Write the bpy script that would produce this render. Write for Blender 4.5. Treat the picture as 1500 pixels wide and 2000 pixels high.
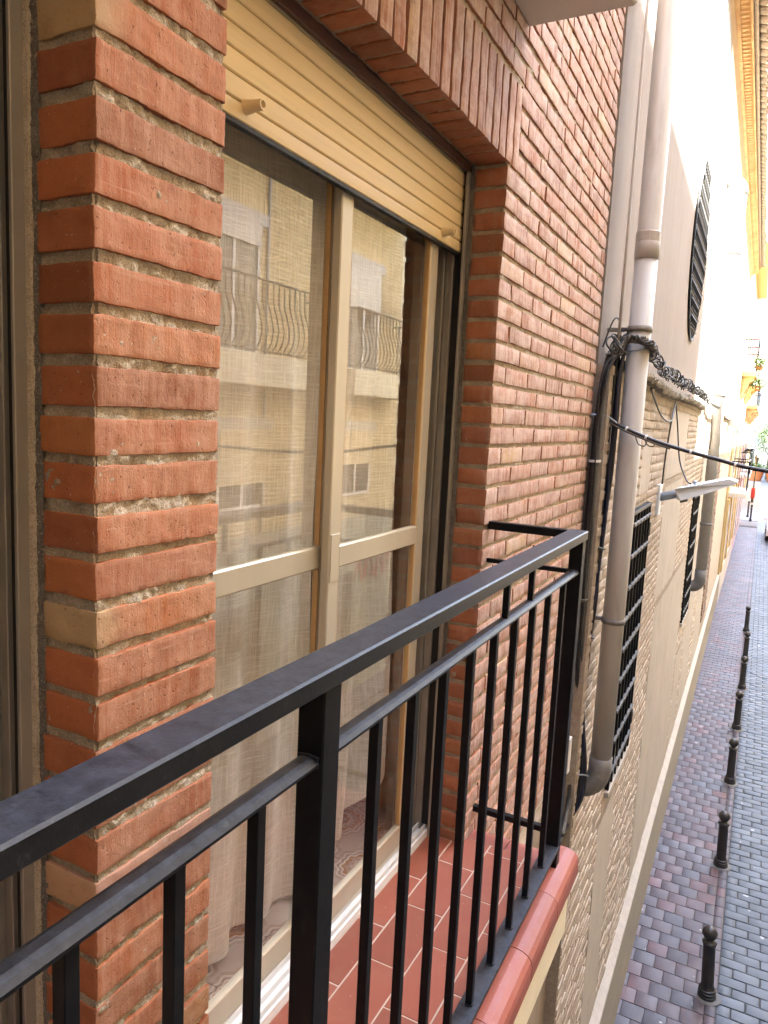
import bpy, math, random
from mathutils import Vector, Matrix, noise
R = math.radians
random.seed(7)
for o in list(bpy.data.objects): bpy.data.objects.remove(o)
sc = bpy.context.scene
COL = sc.collection

# ------------------------------------------------------------------ camera
CAM = Vector((0.76597, -0.66940, 1.41188)); YAW, PIT, ROLL, FPX = R(27.08567), R(-7.36797), R(2.78461), 1426.47
fw = Vector((-math.sin(YAW)*math.cos(PIT), math.cos(YAW)*math.cos(PIT), math.sin(PIT)))
r0 = Vector((math.cos(YAW), math.sin(YAW), 0)); u0 = r0.cross(fw)
rt = r0*math.cos(ROLL) + u0*math.sin(ROLL); up = u0*math.cos(ROLL) - r0*math.sin(ROLL)
cd = bpy.data.cameras.new('camera'); cam = bpy.data.objects.new('camera', cd); COL.objects.link(cam)
m = Matrix((rt, up, -fw)).transposed().to_4x4(); m.translation = CAM; cam.matrix_world = m
cd.sensor_fit = 'HORIZONTAL'; cd.sensor_width = 36; cd.lens = 36*FPX/1500
cd.clip_start = 0.02; cd.clip_end = 2000
sc.camera = cam
# ------------------------------------------------------------------ sky, sun, exposure
AZ, EL = R(32), R(50)                       # sun stands over the roofs across the street, a little ahead
S = Vector((math.cos(EL)*math.cos(AZ), math.cos(EL)*math.sin(AZ), math.sin(EL)))
w = bpy.data.worlds.new('World'); sc.world = w; w.use_nodes = True
nt = w.node_tree; nt.nodes.clear()
sky = nt.nodes.new('ShaderNodeTexSky'); sky.sky_type = 'NISHITA'; sky.sun_disc = False
sky.sun_elevation = EL; sky.sun_rotation = math.atan2(S.x, S.y); sky.dust_density = 2.0; sky.air_density = 1.0
bg = nt.nodes.new('ShaderNodeBackground'); bg.inputs[1].default_value = 0.15
wo = nt.nodes.new('ShaderNodeOutputWorld')
nt.links.new(sky.outputs[0], bg.inputs[0]); nt.links.new(bg.outputs[0], wo.inputs[0])
sl = bpy.data.lights.new('sun', 'SUN'); sl.energy = 5.0; sl.angle = R(0.53); sl.color = (1, .945, .85)
so = bpy.data.objects.new('sun', sl); COL.objects.link(so); so.rotation_euler = S.to_track_quat('Z', 'Y').to_euler()
so.location = (8, 5, 20)
sc.view_settings.view_transform = 'Standard'; sc.view_settings.look = 'None'
sc.view_settings.exposure = 4.08; sc.view_settings.gamma = 1
sc.render.engine = 'CYCLES'
sc.cycles.max_bounces = 10; sc.cycles.diffuse_bounces = 6; sc.cycles.glossy_bounces = 5
sc.cycles.transparent_max_bounces = 16; sc.cycles.transmission_bounces = 6
sc.cycles.sample_clamp_indirect = 8

# ------------------------------------------------------------------ helpers: objects
def link(o): COL.objects.link(o); return o
def thing(name, label, cat, loc=(0, 0, 0), group=None):
    o = link(bpy.data.objects.new(name, None)); o.location = loc; o.empty_display_size = .1
    o['label'] = label; o['category'] = cat
    if group: o['group'] = group
    return o
def inv(o):
    l = Vector(o.location); p = o.parent
    if p: l = l  # parts of parts keep identity location
    return Matrix.Translation(-l)
def put(name, me, mat, parent=None, loc=None, rot=None, scale=None, label=None, kind=None):
    if mat is not None and not me.materials: me.materials.append(mat)
    o = link(bpy.data.objects.new(name, me))
    if parent:
        o.parent = parent
        root = parent
        if parent.type == 'EMPTY': o.matrix_parent_inverse = Matrix.Translation(-Vector(parent.location))
        elif parent.location.length or parent.scale != Vector((1, 1, 1)):
            o.matrix_parent_inverse = parent.matrix_basis.inverted()
    if loc is not None: o.location = loc
    if rot is not None: o.rotation_euler = rot
    if scale is not None: o.scale = scale
    if label: o['label'] = label
    if kind: o['kind'] = kind
    return o
def tag(o, label, cat, group=None):
    o['label'] = label; o['category'] = cat
    if group: o['group'] = group
    return o
def copy_tree(o, parent=None):
    c = o.copy(); COL.objects.link(c); mi = o.matrix_parent_inverse.copy(); c.parent = parent; c.matrix_parent_inverse = mi
    for ch in list(o.children): copy_tree(ch, c)
    return c

class MB:
    def __init__(s): s.v = []; s.f = []
    def add(s, v, f):
        n = len(s.v); s.v += [tuple(a) for a in v]; s.f += [tuple(i+n for i in q) for q in f]; return s
    def box(s, x0, x1, y0, y1, z0, z1):
        return s.add([(x, y, z) for x in (x0, x1) for y in (y0, y1) for z in (z0, z1)],
                     [(0, 1, 3, 2), (4, 6, 7, 5), (0, 4, 5, 1), (2, 3, 7, 6), (0, 2, 6, 4), (1, 5, 7, 3)])
    def cbox(s, x0, x1, y0, y1, z0, z1, b=.002, M=None):
        C = Vector(((x0+x1)/2, (y0+y1)/2, (z0+z1)/2)); h = Vector(((x1-x0)/2, (y1-y0)/2, (z1-z0)/2))
        b = min(b, min(h)*.9); v = []; idx = {}
        for sx in (-1, 1):
            for sy in (-1, 1):
                for sz in (-1, 1):
                    sg = Vector((sx, sy, sz))
                    for a in range(3):
                        q = [sg[k]*(h[k] if k == a else h[k]-b) for k in range(3)]
                        q = C + Vector(q)
                        idx[(sx, sy, sz, a)] = len(v); v.append(M @ q if M else q)
        f = []
        for a in range(3):
            o1, o2 = [k for k in range(3) if k != a]
            for sg in (-1, 1):
                ring = []
                for c1, c2 in ((-1, -1), (1, -1), (1, 1), (-1, 1)):
                    t = [0]*3; t[a] = sg; t[o1] = c1; t[o2] = c2; ring.append(idx[(*t, a)])
                if (sg > 0) == (a == 1): ring.reverse()
                f.append(ring)
            for c1 in (-1, 1):
                for c2 in (-1, 1):
                    t0 = [0]*3; t0[a] = -1; t0[o1] = c1; t0[o2] = c2; t1 = list(t0); t1[a] = 1
                    q = [idx[(*t0, o1)], idx[(*t1, o1)], idx[(*t1, o2)], idx[(*t0, o2)]]
                    f.append(q)
        for sx in (-1, 1):
            for sy in (-1, 1):
                for sz in (-1, 1):
                    f.append([idx[(sx, sy, sz, a)] for a in range(3)])
        return s.add(v, f)
    def tube(s, path, r, n=8, cap=True, closed=False):
        P = [Vector(p) for p in path]; rs = r if isinstance(r, (list, tuple)) else [r]*len(P)
        base = len(s.v); prev = None; L = len(P)
        for i, p in enumerate(P):
            if closed: t = P[(i+1) % L] - P[i-1]
            else: t = P[min(i+1, L-1)] - P[max(i-1, 0)]
            t.normalize()
            if prev is None:
                a = Vector((0, 0, 1)) if abs(t.z) < .9 else Vector((1, 0, 0)); nrm = t.cross(a).normalized()
            else:
                nrm = prev - t*prev.dot(t)
                nrm = nrm.normalized() if nrm.length > 1e-6 else t.orthogonal().normalized()
            prev = nrm; bi = t.cross(nrm)
            for k in range(n):
                a = 2*math.pi*k/n; s.v.append(tuple(p + (nrm*math.cos(a) + bi*math.sin(a))*rs[i]))
        for i in range(L if closed else L-1):
            j = (i+1) % L
            for k in range(n):
                s.f.append((base+i*n+k, base+i*n+(k+1) % n, base+j*n+(k+1) % n, base+j*n+k))
        if cap and not closed:
            s.f.append(tuple(base+k for k in reversed(range(n)))); s.f.append(tuple(base+(L-1)*n+k for k in range(n)))
        return s
    def lathe(s, prof, c=(0, 0, 0), n=24):
        base = len(s.v); c = Vector(c)
        for r, z in prof:
            for k in range(n):
                a = 2*math.pi*k/n; s.v.append((c.x+r*math.cos(a), c.y+r*math.sin(a), c.z+z))
        for i in range(len(prof)-1):
            for k in range(n):
                s.f.append((base+i*n+k, base+i*n+(k+1) % n, base+(i+1)*n+(k+1) % n, base+(i+1)*n+k))
        s.f.append(tuple(base+k for k in reversed(range(n)))); s.f.append(tuple(base+(len(prof)-1)*n+k for k in range(n)))
        return s
    def extrude_y(s, poly, y0, y1):
        n = len(poly); s.add([(x, y0, z) for x, z in poly] + [(x, y1, z) for x, z in poly],
            [tuple(reversed(range(n))), tuple(range(n, 2*n))] + [(i, (i+1) % n, n+(i+1) % n, n+i) for i in range(n)]); return s
    def extrude_x(s, poly, x0, x1):
        n = len(poly); s.add([(x0, y, z) for y, z in poly] + [(x1, y, z) for y, z in poly],
            [tuple(range(n)), tuple(reversed(range(n, 2*n)))] + [(i, n+i, n+(i+1) % n, (i+1) % n) for i in range(n)]); return s
    def mesh(s, name='mesh', smooth=False):
        me = bpy.data.meshes.new(name); me.from_pydata(s.v, [], s.f); me.validate(); me.update()
        import bmesh
        bm = bmesh.new(); bm.from_mesh(me); bmesh.ops.recalc_face_normals(bm, faces=bm.faces); bm.to_mesh(me); bm.free()
        if smooth: me.polygons.foreach_set('use_smooth', [True]*len(me.polygons))
        return me
    def build(s, name, mat, parent=None, smooth=False, **k): return put(name, s.mesh(name, smooth), mat, parent, **k)

def rough_brick(lx, ly, lz, r=.003, amp=.0012, seg=(1, 1, 1), seed=0):
    """a rounded, slightly uneven brick centred on the origin"""
    h = (lx/2, ly/2, lz/2); lines = []
    for k in range(3):
        a = [-h[k], -h[k]+r]; n = seg[k]
        a += [-h[k]+r+(2*h[k]-2*r)*i/n for i in range(1, n)] + [h[k]-r, h[k]]; lines.append(a)
    key = {}; v = []; f = []; off = Vector((seed*3.7, seed*1.3, seed*7.1))
    def vid(p):
        kk = tuple(round(c, 6) for c in p)
        if kk in key: return key[kk]
        q = Vector(p); c = Vector([max(-h[k]+r, min(h[k]-r, q[k])) for k in range(3)]); d = q-c
        if d.length > 1e-7: q = c + d.normalized()*r
        e = noise.noise_vector((q+off)*28)*amp + noise.noise_vector((q+off)*95)*amp*.7 + noise.noise_vector((q+off)*230)*amp*.35
        q = q + e; key[kk] = len(v); v.append(tuple(q)); return key[kk]
    for a in range(3):
        b, c = (a+1) % 3, (a+2) % 3
        for sg in (-1, 1):
            for i in range(len(lines[b])-1):
                for j in range(len(lines[c])-1):
                    q = []
                    for (ii, jj) in ((i, j), (i+1, j), (i+1, j+1), (i, j+1)):
                        p = [0]*3; p[a] = sg*h[a]; p[b] = lines[b][ii]; p[c] = lines[c][jj]; q.append(vid(p))
                    if sg < 0: q.reverse()
                    if len(set(q)) == 4: f.append(tuple(q))
    me = bpy.data.meshes.new('brick'); me.from_pydata(v, [], f); me.update()
    me.polygons.foreach_set('use_smooth', [True]*len(me.polygons)); me.set_sharp_from_angle(angle=R(30)); return me
def sheet(name, O, U, V, nu, nv, N, amp, sc_, mat, parent, mean=0, kind=None):
    """a rough mortar sheet: O + u*U + v*V pushed along N by noise"""
    O, U, V, N = map(Vector, (O, U, V, N)); v = []; f = []
    for i in range(nu+1):
        for j in range(nv+1):
            p = O + U*(i/nu) + V*(j/nv)
            d = noise.noise(p*sc_)*.5 + noise.noise(p*sc_*2.7)*.35 + noise.noise(p*sc_*.3)*.5
            v.append(tuple(p + N*(mean + d*amp)))
    for i in range(nu):
        for j in range(nv):
            a = i*(nv+1)+j; f.append((a, a+nv+1, a+nv+2, a+1))
    return MB().add(v, f).build(name, mat, parent, smooth=True, kind=kind)

# ------------------------------------------------------------------ helpers: materials
class NT:
    def __init__(s, name):
        s.m = bpy.data.materials.new(name); s.m.use_nodes = True; s.t = s.m.node_tree; s.t.nodes.clear()
        s.out = s.t.nodes.new('ShaderNodeOutputMaterial')
    def n(s, typ, **kw):
        x = s.t.nodes.new('ShaderNode'+typ)
        for k, v in kw.items(): setattr(x, k, v)
        return x
    def l(s, a, b): s.t.links.new(a, b); return s
    def pos(s, scale=(1, 1, 1), rot=(0, 0, 0)):
        g = s.n('NewGeometry'); mp = s.n('Mapping'); mp.inputs['Scale'].default_value = scale; mp.inputs['Rotation'].default_value = rot
        s.l(g.outputs['Position'], mp.inputs['Vector']); return mp.outputs[0]
    def noise(s, scale=5, detail=4, rough=.55, vec=None, stretch=(1, 1, 1)):
        x = s.n('TexNoise'); x.inputs['Scale'].default_value = scale; x.inputs['Detail'].default_value = detail
        x.inputs['Roughness'].default_value = rough
        s.l(vec if vec is not None else s.pos(stretch), x.inputs['Vector']); return x.outputs['Fac']
    def ramp(s, fac, stops, interp='LINEAR'):
        x = s.n('ValToRGB'); x.color_ramp.interpolation = interp; e = x.color_ramp.elements
        while len(e) > 1: e.remove(e[-1])
        e[0].position = stops[0][0]; c = stops[0][1]; e[0].color = (*c, 1) if len(c) == 3 else c
        for p, c in stops[1:]:
            y = e.new(p); y.color = (*c, 1)
        s.l(fac, x.inputs[0]); return x.outputs[0]
    def mix(s, fac, a, b, typ='MIX'):
        x = s.n('Mix', data_type='RGBA', blend_type=typ)
        for i, v in ((0, fac), (6, a), (7, b)):
            if hasattr(v, 'is_linked'): s.l(v, x.inputs[i])
            else: x.inputs[i].default_value = v if i == 0 else (*v, 1)
        return x.outputs[2]
    def math(s, op, a, b=0.0, c=None):
        x = s.n('Math', operation=op)
        for i, v in ((0, a), (1, b), (2, c)):
            if v is None: continue
            if hasattr(v, 'is_linked'): s.l(v, x.inputs[i])
            else: x.inputs[i].default_value = v
        return x.outputs[0]
    def sep(s, vec):
        x = s.n('SeparateXYZ'); s.l(vec, x.inputs[0]); return x.outputs
    def rand(s):
        oi = s.n('ObjectInfo'); g = s.n('NewGeometry')
        return s.math('FRACT', s.math('ADD', oi.outputs['Random'], g.outputs['Random Per Island']))
    def bump(s, h, strength=.5, dist=.01, prev=None):
        x = s.n('Bump'); x.inputs['Strength'].default_value = strength; x.inputs['Distance'].default_value = dist
        s.l(h, x.inputs['Height'])
        if prev: s.l(prev, x.inputs['Normal'])
        return x.outputs[0]
    def pbr(s, col, rough=.7, metal=0, normal=None, spec=.5, **kw):
        b = s.n('BsdfPrincipled')
        for k, v in (('Base Color', col), ('Roughness', rough), ('Metallic', metal), ('Specular IOR Level', spec)):
            if hasattr(v, 'is_linked'): s.l(v, b.inputs[k])
            else: b.inputs[k].default_value = (*v, 1) if k == 'Base Color' else v
        if normal: s.l(normal, b.inputs['Normal'])
        for k, v in kw.items(): b.inputs[k.replace('_', ' ')].default_value = v
        s.l(b.outputs[0], s.out.inputs[0]); return b
def simple(name, c1, c2=None, scale=6, rough=.6, bump=.2, bscale=60, dist=.003, metal=0, stretch=(1, 1, 1), spec=.5, c3=None, rvar=.15, dirt=None):
    t = NT(name); c2 = c2 or tuple(x*.8 for x in c1)
    f = t.noise(scale, 6, .6, stretch=stretch)
    st = [(.3, c1), (.68, c2)]
    if c3: st.append((.85, c3))
    col = t.ramp(f, st)
    if dirt:
        d = t.noise(scale*3.1, 8, .7, stretch=stretch)
        col = t.mix(t.ramp(d, [(.5, (0, 0, 0)), (.72, (.7, .7, .7))]), col, dirt)
    rg = t.math('MULTIPLY_ADD', t.noise(scale*4, 4), rvar*2, rough-rvar)
    nm = t.bump(t.noise(bscale, 5, .6, stretch=stretch), bump, dist) if bump else None
    t.pbr(col, rg, metal, nm, spec); return t.m

def brick_mat(name, base, pale, palef, tan=(.50, .33, .17), tan_end=None):
    t = NT(name); r = t.rand()
    d = [tuple(c*k for c in base) for k in (.66, 1.0, 1.18, .85, 1.08)]
    col = t.ramp(r, [(0, d[0]), (.22, d[1]), (.45, d[2]), (.62, (base[0]*.80, base[1]*.80, base[2]*.95)), (.78, d[4]), (.97, (base[0]*1.15, base[1]*1.35, base[2]*1.2)), (.985, tan), (1, tan)])
    if tan_end:
        col = t.mix(t.ramp(t.math('ADD', t.sep(t.n('NewGeometry').outputs['Position'])[1], t.math('MULTIPLY_ADD', t.noise(30, 4), .04, -.02)), [(.015, (1, 1, 1)), (.05, (0, 0, 0))]), col, tan_end)
    # pale lime streaks favour street-facing faces: their brighter light is put into the colour
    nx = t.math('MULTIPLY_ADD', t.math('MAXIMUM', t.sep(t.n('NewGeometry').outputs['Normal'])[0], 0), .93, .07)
    vo = t.n('VectorMath', operation='MULTIPLY_ADD'); cbn = t.n('CombineXYZ')
    for i_ in range(3): t.l(r, cbn.inputs[i_])
    t.l(cbn.outputs[0], vo.inputs[0]); vo.inputs[1].default_value = (3.7, 9.1, 5.3); t.l(t.n('NewGeometry').outputs['Position'], vo.inputs[2])
    def mp_(sc3):
        q_ = t.n('Mapping'); q_.inputs['Scale'].default_value = sc3; t.l(vo.outputs[0], q_.inputs['Vector']); return q_.outputs[0]
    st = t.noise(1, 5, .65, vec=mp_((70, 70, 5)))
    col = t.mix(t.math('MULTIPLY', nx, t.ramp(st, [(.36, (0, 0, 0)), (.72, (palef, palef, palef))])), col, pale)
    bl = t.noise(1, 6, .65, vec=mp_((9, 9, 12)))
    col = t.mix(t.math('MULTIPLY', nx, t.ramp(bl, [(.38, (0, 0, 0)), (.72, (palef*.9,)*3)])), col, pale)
    dk = t.noise(1, 7, .72, vec=mp_((18, 18, 22)))
    col = t.mix(t.ramp(dk, [(.50, (0, 0, 0)), (.76, (.6,)*3)]), col, (base[0]*.55, base[1]*.5, base[2]*.5))
    sp = t.noise(240, 2, .5)
    col = t.mix(t.ramp(sp, [(.70, (0, 0, 0)), (.76, (.5,)*3)]), col, (.66, .56, .48))
    pit = t.noise(150, 3, .6); col = t.mix(t.ramp(pit, [(.28, (.75,)*3), (.36, (0, 0, 0))]), col, tuple(c*.35 for c in base))
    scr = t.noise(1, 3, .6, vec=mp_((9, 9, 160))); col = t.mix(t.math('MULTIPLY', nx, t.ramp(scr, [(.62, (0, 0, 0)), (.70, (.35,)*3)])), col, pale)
    n0 = t.bump(t.ramp(pit, [(.28, (0, 0, 0)), (.40, (1, 1, 1))]), .5, .0015)
    n1 = t.bump(t.noise(1, 4, .6, stretch=(330, 330, 26)), .4, .0012, n0)
    n2 = t.bump(t.noise(40, 8, .72), .55, .004, n1)
    t.pbr(col, .78, 0, n2, .35); return t.m
def mortar_mat(name, a, b):
    t = NT(name); f = t.noise(30, 8, .7); col = t.ramp(f, [(.3, a), (.62, b)])
    g = t.noise(420, 2, .5); col = t.mix(t.ramp(g, [(.35, (.5, .5, .5)), (.5, (0, 0, 0))]), col, tuple(c*.45 for c in a))
    col = t.mix(t.ramp(g, [(.6, (0, 0, 0)), (.72, (.6,)*3)]), col, (.62, .57, .50))
    n1 = t.bump(t.noise(260, 4, .7), .8, .003); n2 = t.bump(t.noise(70, 5, .7), .6, .006, n1)
    t.pbr(col, .95, 0, n2, .15); return t.m
MAT = {}
MAT['brick'] = brick_mat('brick_red', (.345, .108, .040), (.54, .335, .225), .58)
MAT['brick_tan'] = brick_mat('brick_with_tan_end', (.36, .125, .052), (.53, .335, .225), .5, (.36, .125, .052), (.42, .29, .15))
MAT['brick_pink'] = brick_mat('pale_pink_brick', (.42, .215, .135), (.53, .35, .265), .7, (.42, .215, .135))
MAT['brick_bloom_lit'] = brick_mat('brick_red_bloom_lit', (.325, .115, .052), (.59, .46, .40), 1.0)  # paler brick copy for the far wall; its brighter light is painted in
MAT['mortar'] = mortar_mat('mortar', (.40, .335, .25), (.55, .475, .365))
MAT['mortar_reveal'] = mortar_mat('mortar_shaded', (.29, .24, .175), (.41, .345, .26))  # darker mortar copy; shade of reveals and lintel underside put into the colour
MAT['mortar_dark'] = mortar_mat('mortar_cement', (.12, .105, .09), (.20, .18, .155))
MAT['iron'] = simple('black_painted_iron', (.0035, .004, .005), (.006, .0065, .008), 14, .42, .25, 160, .0006, rvar=.1, spec=.2, dirt=(.014, .014, .015))
def dusty_iron(name):
    t = NT(name); nz = t.ramp(t.sep(t.n('NewGeometry').outputs['Normal'])[2], [(.55, (0, 0, 0)), (.95, (1, 1, 1))])
    d = t.ramp(t.noise(42, 10, .82), [(.34, (.05,)*3), (.66, (1, 1, 1))])
    col = t.mix(t.math('MULTIPLY', nz, d), t.ramp(t.noise(20, 8, .7), [(.4, (.004, .0045, .006)), (.75, (.012, .0125, .015))]), (.050, .056, .072))
    ch = t.noise(48, 9, .85); col = t.mix(t.ramp(ch, [(.58, (0, 0, 0)), (.70, (.6,)*3)]), col, (.10, .10, .098))
    rs = t.noise(23, 8, .8); col = t.mix(t.ramp(rs, [(.69, (0, 0, 0)), (.74, (.7,)*3)]), col, (.10, .05, .028))
    sc_ = t.noise(1, 5, .7, stretch=(260, 5, 260)); col = t.mix(t.ramp(sc_, [(.62, (0, 0, 0)), (.74, (.5,)*3)]), col, (.075, .08, .09))
    nm = t.bump(t.noise(160, 6, .7), .3, .0012)
    t.pbr(col, t.math('MULTIPLY_ADD', nz, .06, .36), 0, nm, .32); return t.m
MAT['iron_dusty'] = dusty_iron('black_paint_under_grey_dust')
MAT['alu'] = simple('anodised_aluminium', (.56, .51, .40), (.50, .455, .36), 9, .38, .06, 90, .0005, metal=.35, stretch=(1, 1, .1), rvar=.06)
MAT['alu_dark'] = simple('aluminium_dark_bronze', (.34, .31, .27), (.27, .25, .22), 9, .42, .06, 90, .0005, metal=.35, rvar=.06)  # darker bronze tone for the door frame profiles
MAT['bead'] = simple('tan_glazing_bead', (.52, .34, .15), (.45, .28, .12), 20, .5, .1)
MAT['rubber'] = simple('black_rubber', (.008, .008, .008), (.014, .014, .014), 20, .6, .1)
MAT['shutter'] = simple('cream_shutter_slat', (.80, .645, .375), (.74, .59, .335), 5, .5, .15, 300, .0003, stretch=(1, .15, 6), dirt=(.66, .52, .29), rvar=.08)
MAT['shutter_white'] = simple('white_shutter', (.70, .67, .60), (.64, .61, .55), 5, .55, .1)
MAT['darkwood'] = simple('dark_brown_board', (.085, .03, .018), (.05, .02, .013), 12, .6, .3, 60, .002, stretch=(1, .2, 1))
MAT['cream'] = simple('cream_paint', (.74, .66, .47), (.68, .60, .42), 5, .75, .2, 90, .002, dirt=(.6, .53, .38))
MAT['plaster_grey'] = simple('grey_white_plaster', (.60, .57, .52), (.54, .51, .46), 4, .85, .3, 120, .002)
MAT['pipe'] = simple('pale_grey_pvc', (.49, .48, .46), (.44, .43, .41), 3.5, .46, .08, 50, .001, stretch=(1.5, 1.5, .25), dirt=(.34, .305, .26), rvar=.06)
MAT['pipe_stain'] = simple('stained_grey_pvc', (.44, .415, .38), (.40, .37, .33), 22, .5, .1, c3=(.16, .11, .07), dirt=(.20, .14, .09))
MAT['pipe_dark'] = simple('dark_grey_pvc', (.20, .19, .18), (.15, .145, .135), 10, .5, .1, dirt=(.28, .25, .2))
MAT['galv'] = simple('painted_grey_pipe', (.46, .47, .47), (.40, .40, .39), 4, .45, .06, 50, .001, dirt=(.36, .33, .28))
MAT['iron_grey'] = simple('worn_grey_iron', (.06, .06, .06), (.11, .108, .10), 40, .5, .3, 150, .001, dirt=(.2, .19, .17))
MAT['cable'] = simple('black_cable', (.012, .012, .013), (.02, .02, .022), 30, .45, .1, dirt=(.05, .05, .05))
MAT['cable_blue'] = simple('navy_cable', (.010, .014, .035), (.016, .02, .045), 30, .4, .1)
MAT['cable_grey'] = simple('dusty_grey_cable', (.06, .058, .05), (.12, .11, .09), 60, .7, .4, 200, .001)
MAT['tie'] = simple('white_cable_tie', (.7, .7, .68), (.6, .6, .58), 20, .4, 0)
MAT['bollard'] = simple('bollard_iron', (.022, .020, .019), (.035, .03, .026), 16, .38, .2, 150, .0008, rvar=.1, dirt=(.06, .05, .042))
MAT['lamp_grey'] = simple('light_grey_lamp_paint', (.70, .74, .77), (.66, .70, .73), 9, .35, .05)
MAT['steel'] = simple('galvanised_steel', (.33, .38, .44), (.26, .30, .35), 14, .4, .1, metal=.5)
MAT['coping'] = simple('weathered_cement_coping', (.20, .175, .14), (.33, .29, .23), 9, .95, .9, 60, .012, dirt=(.10, .09, .075))
MAT['plinth'] = simple('ochre_cement_plinth', (.33, .285, .20), (.275, .24, .18), 3, .9, .5, 90, .004, stretch=(1, .5, 2), dirt=(.26, .22, .16))
MAT['plinth_top'] = simple('pale_plinth_ledge', (.45, .40, .335), (.38, .335, .28), 9, .9, .6, 80, .004, dirt=(.3, .26, .2))
MAT['panel'] = simple('beige_lime_render', (.47, .40, .315), (.41, .35, .27), 2.4, .92, .5, 70, .003, stretch=(1, 1, .5), dirt=(.33, .275, .205))
MAT['render'] = simple('rough_pink_beige_render', (.31, .26, .215), (.27, .225, .185), 2.2, .95, .8, 230, .004, stretch=(1, 2.5, .35), dirt=(.24, .195, .16))
MAT['limewash'] = simple('white_limewash', (.72, .70, .65), (.66, .64, .59), 3, .9, .3, 60, .003)
MAT['white'] = simple('white_paint', (.78, .77, .74), (.72, .71, .68), 5, .6, .1)
MAT['ochre'] = simple('ochre_render', (.52, .39, .19), (.47, .345, .16), 3, .85, .3, 60, .003)
MAT['yellow'] = simple('warm_yellow_render', (.58, .44, .22), (.52, .39, .19), 3, .85, .3, 60, .003)
MAT['pink'] = simple('old_pink_render', (.42, .24, .20), (.37, .21, .175), 3, .85, .3, 60, .003)
MAT['pale_pink'] = simple('pale_pink_paint', (.66, .50, .50), (.60, .45, .45), 3, .8, .2)
MAT['cornice'] = simple('old_cornice_brick', (.56, .37, .17), (.46, .25, .10), 4, .9, .5, 60, .004, stretch=(1, 1, 1))
MAT['cornice_cove'] = simple('tan_cove_render', (.50, .35, .21), (.43, .29, .17), 4, .9, .4, 60, .004)
MAT['rooftile'] = simple('weathered_roof_tile', (.34, .25, .16), (.24, .18, .12), 12, .9, .5, 60, .004, dirt=(.13, .11, .085))
MAT['dark'] = simple('dark_recess', (.02, .019, .017), (.03, .028, .025), 5, .8, .1)
MAT['room'] = simple('pale_room_paint', (.74, .69, .60), (.70, .65, .56), 3, .9, .1)
MAT['wood_grey'] = simple('grey_brown_stone_facing', (.27, .205, .14), (.36, .28, .195), 4, .85, .6, 30, .006, stretch=(1, 1, .25), dirt=(.20, .15, .10))
MAT['opp_base'] = simple('grey_green_shopfront_shaded', (.33, .34, .27), (.27, .28, .22), 3, .8, .3)  # greenish colour darkened to carry the shade of the ground floor
MAT['ground'] = simple('dull_ground', (.16, .155, .15), (.20, .19, .18), 2, .9, .3)
MAT['asphalt'] = simple('asphalt', (.05, .05, .052), (.065, .065, .066), 8, .8, .4)
MAT['carpaint'] = simple('white_car_paint', (.72, .72, .72), (.70, .70, .70), 3, .25, 0)
MAT['glass_dark'] = simple('dark_car_glass', (.012, .014, .016), (.014, .016, .018), 3, .08, 0, rvar=.02)
MAT['lens'] = simple('lamp_lens', (.7, .7, .68), (.65, .65, .62), 3, .15, 0)
MAT['red'] = simple('red_paint', (.45, .03, .03), (.38, .025, .025), 6, .4, 0)
MAT['terracotta_pot'] = simple('terracotta_pot', (.42, .17, .08), (.36, .14, .07), 8, .8, .2)
MAT['leaf'] = simple('green_leaf', (.055, .10, .022), (.085, .14, .03), 5, .55, 0, c3=(.12, .16, .035))
MAT['bark'] = simple('bark', (.12, .085, .055), (.08, .06, .04), 20, .9, .6)
# terracotta floor tile
def terracotta(name, base):
    t = NT(name); r = t.rand()
    col = t.ramp(r, [(0, tuple(c*.88 for c in base)), (.5, base), (1, tuple(c*1.1 for c in base))])
    col = t.mix(t.ramp(t.noise(9, 6, .65), [(.45, (0, 0, 0)), (.8, (.5,)*3)]), col, (base[0]*1.1, base[1]*1.6, base[2]*1.75))
    col = t.mix(t.ramp(t.noise(170, 2, .5), [(.73, (0, 0, 0)), (.77, (.7,)*3)]), col, (.66, .55, .48))
    nm = t.bump(t.noise(60, 5, .6), .15, .002)
    t.pbr(col, t.math('MULTIPLY_ADD', t.noise(12, 4), .3, .36), 0, nm, .4); return t.m
MAT['terracotta'] = terracotta('terracotta_floor_tile', (.27, .078, .045))
MAT['bullnose'] = terracotta('glazed_red_edge_tile', (.29, .085, .058))
MAT['grout'] = simple('pale_grout', (.52, .42, .34), (.46, .36, .29), 20, .9, .4)
# pavers
def paver(name, stops, dusty, rough=.55):
    t = NT(name); r = t.rand(); col = t.ramp(r, stops)
    col = t.mix(t.ramp(t.noise(5, 6, .6), [(.35, (0, 0, 0)), (.75, (.55,)*3)]), col, dusty)
    col = t.mix(t.ramp(t.noise(2.2, 3, .6), [(.55, (0, 0, 0)), (.8, (.5,)*3)]), col, tuple(c*.6 for c in dusty))
    col = t.mix(t.ramp(t.noise(.9, 7, .7), [(.52, (0, 0, 0)), (.72, (.55,)*3)]), col, tuple(c*.5 for c in dusty))
    col = t.mix(t.ramp(t.noise(9, 2, .4), [(.735, (0, 0, 0)), (.745, (.8,)*3)]), col, (.42, .41, .40))
    col = t.mix(t.ramp(t.noise(55, 6, .8), [(.55, (0, 0, 0)), (.75, (.4,)*3)]), col, tuple(c*.65 for c in dusty))
    nm = t.bump(t.noise(120, 5, .65), .4, .003)
    t.pbr(col, t.math('MULTIPLY_ADD', t.noise(3, 4), .35, rough-.17), 0, nm, .5); return t.m
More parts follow.
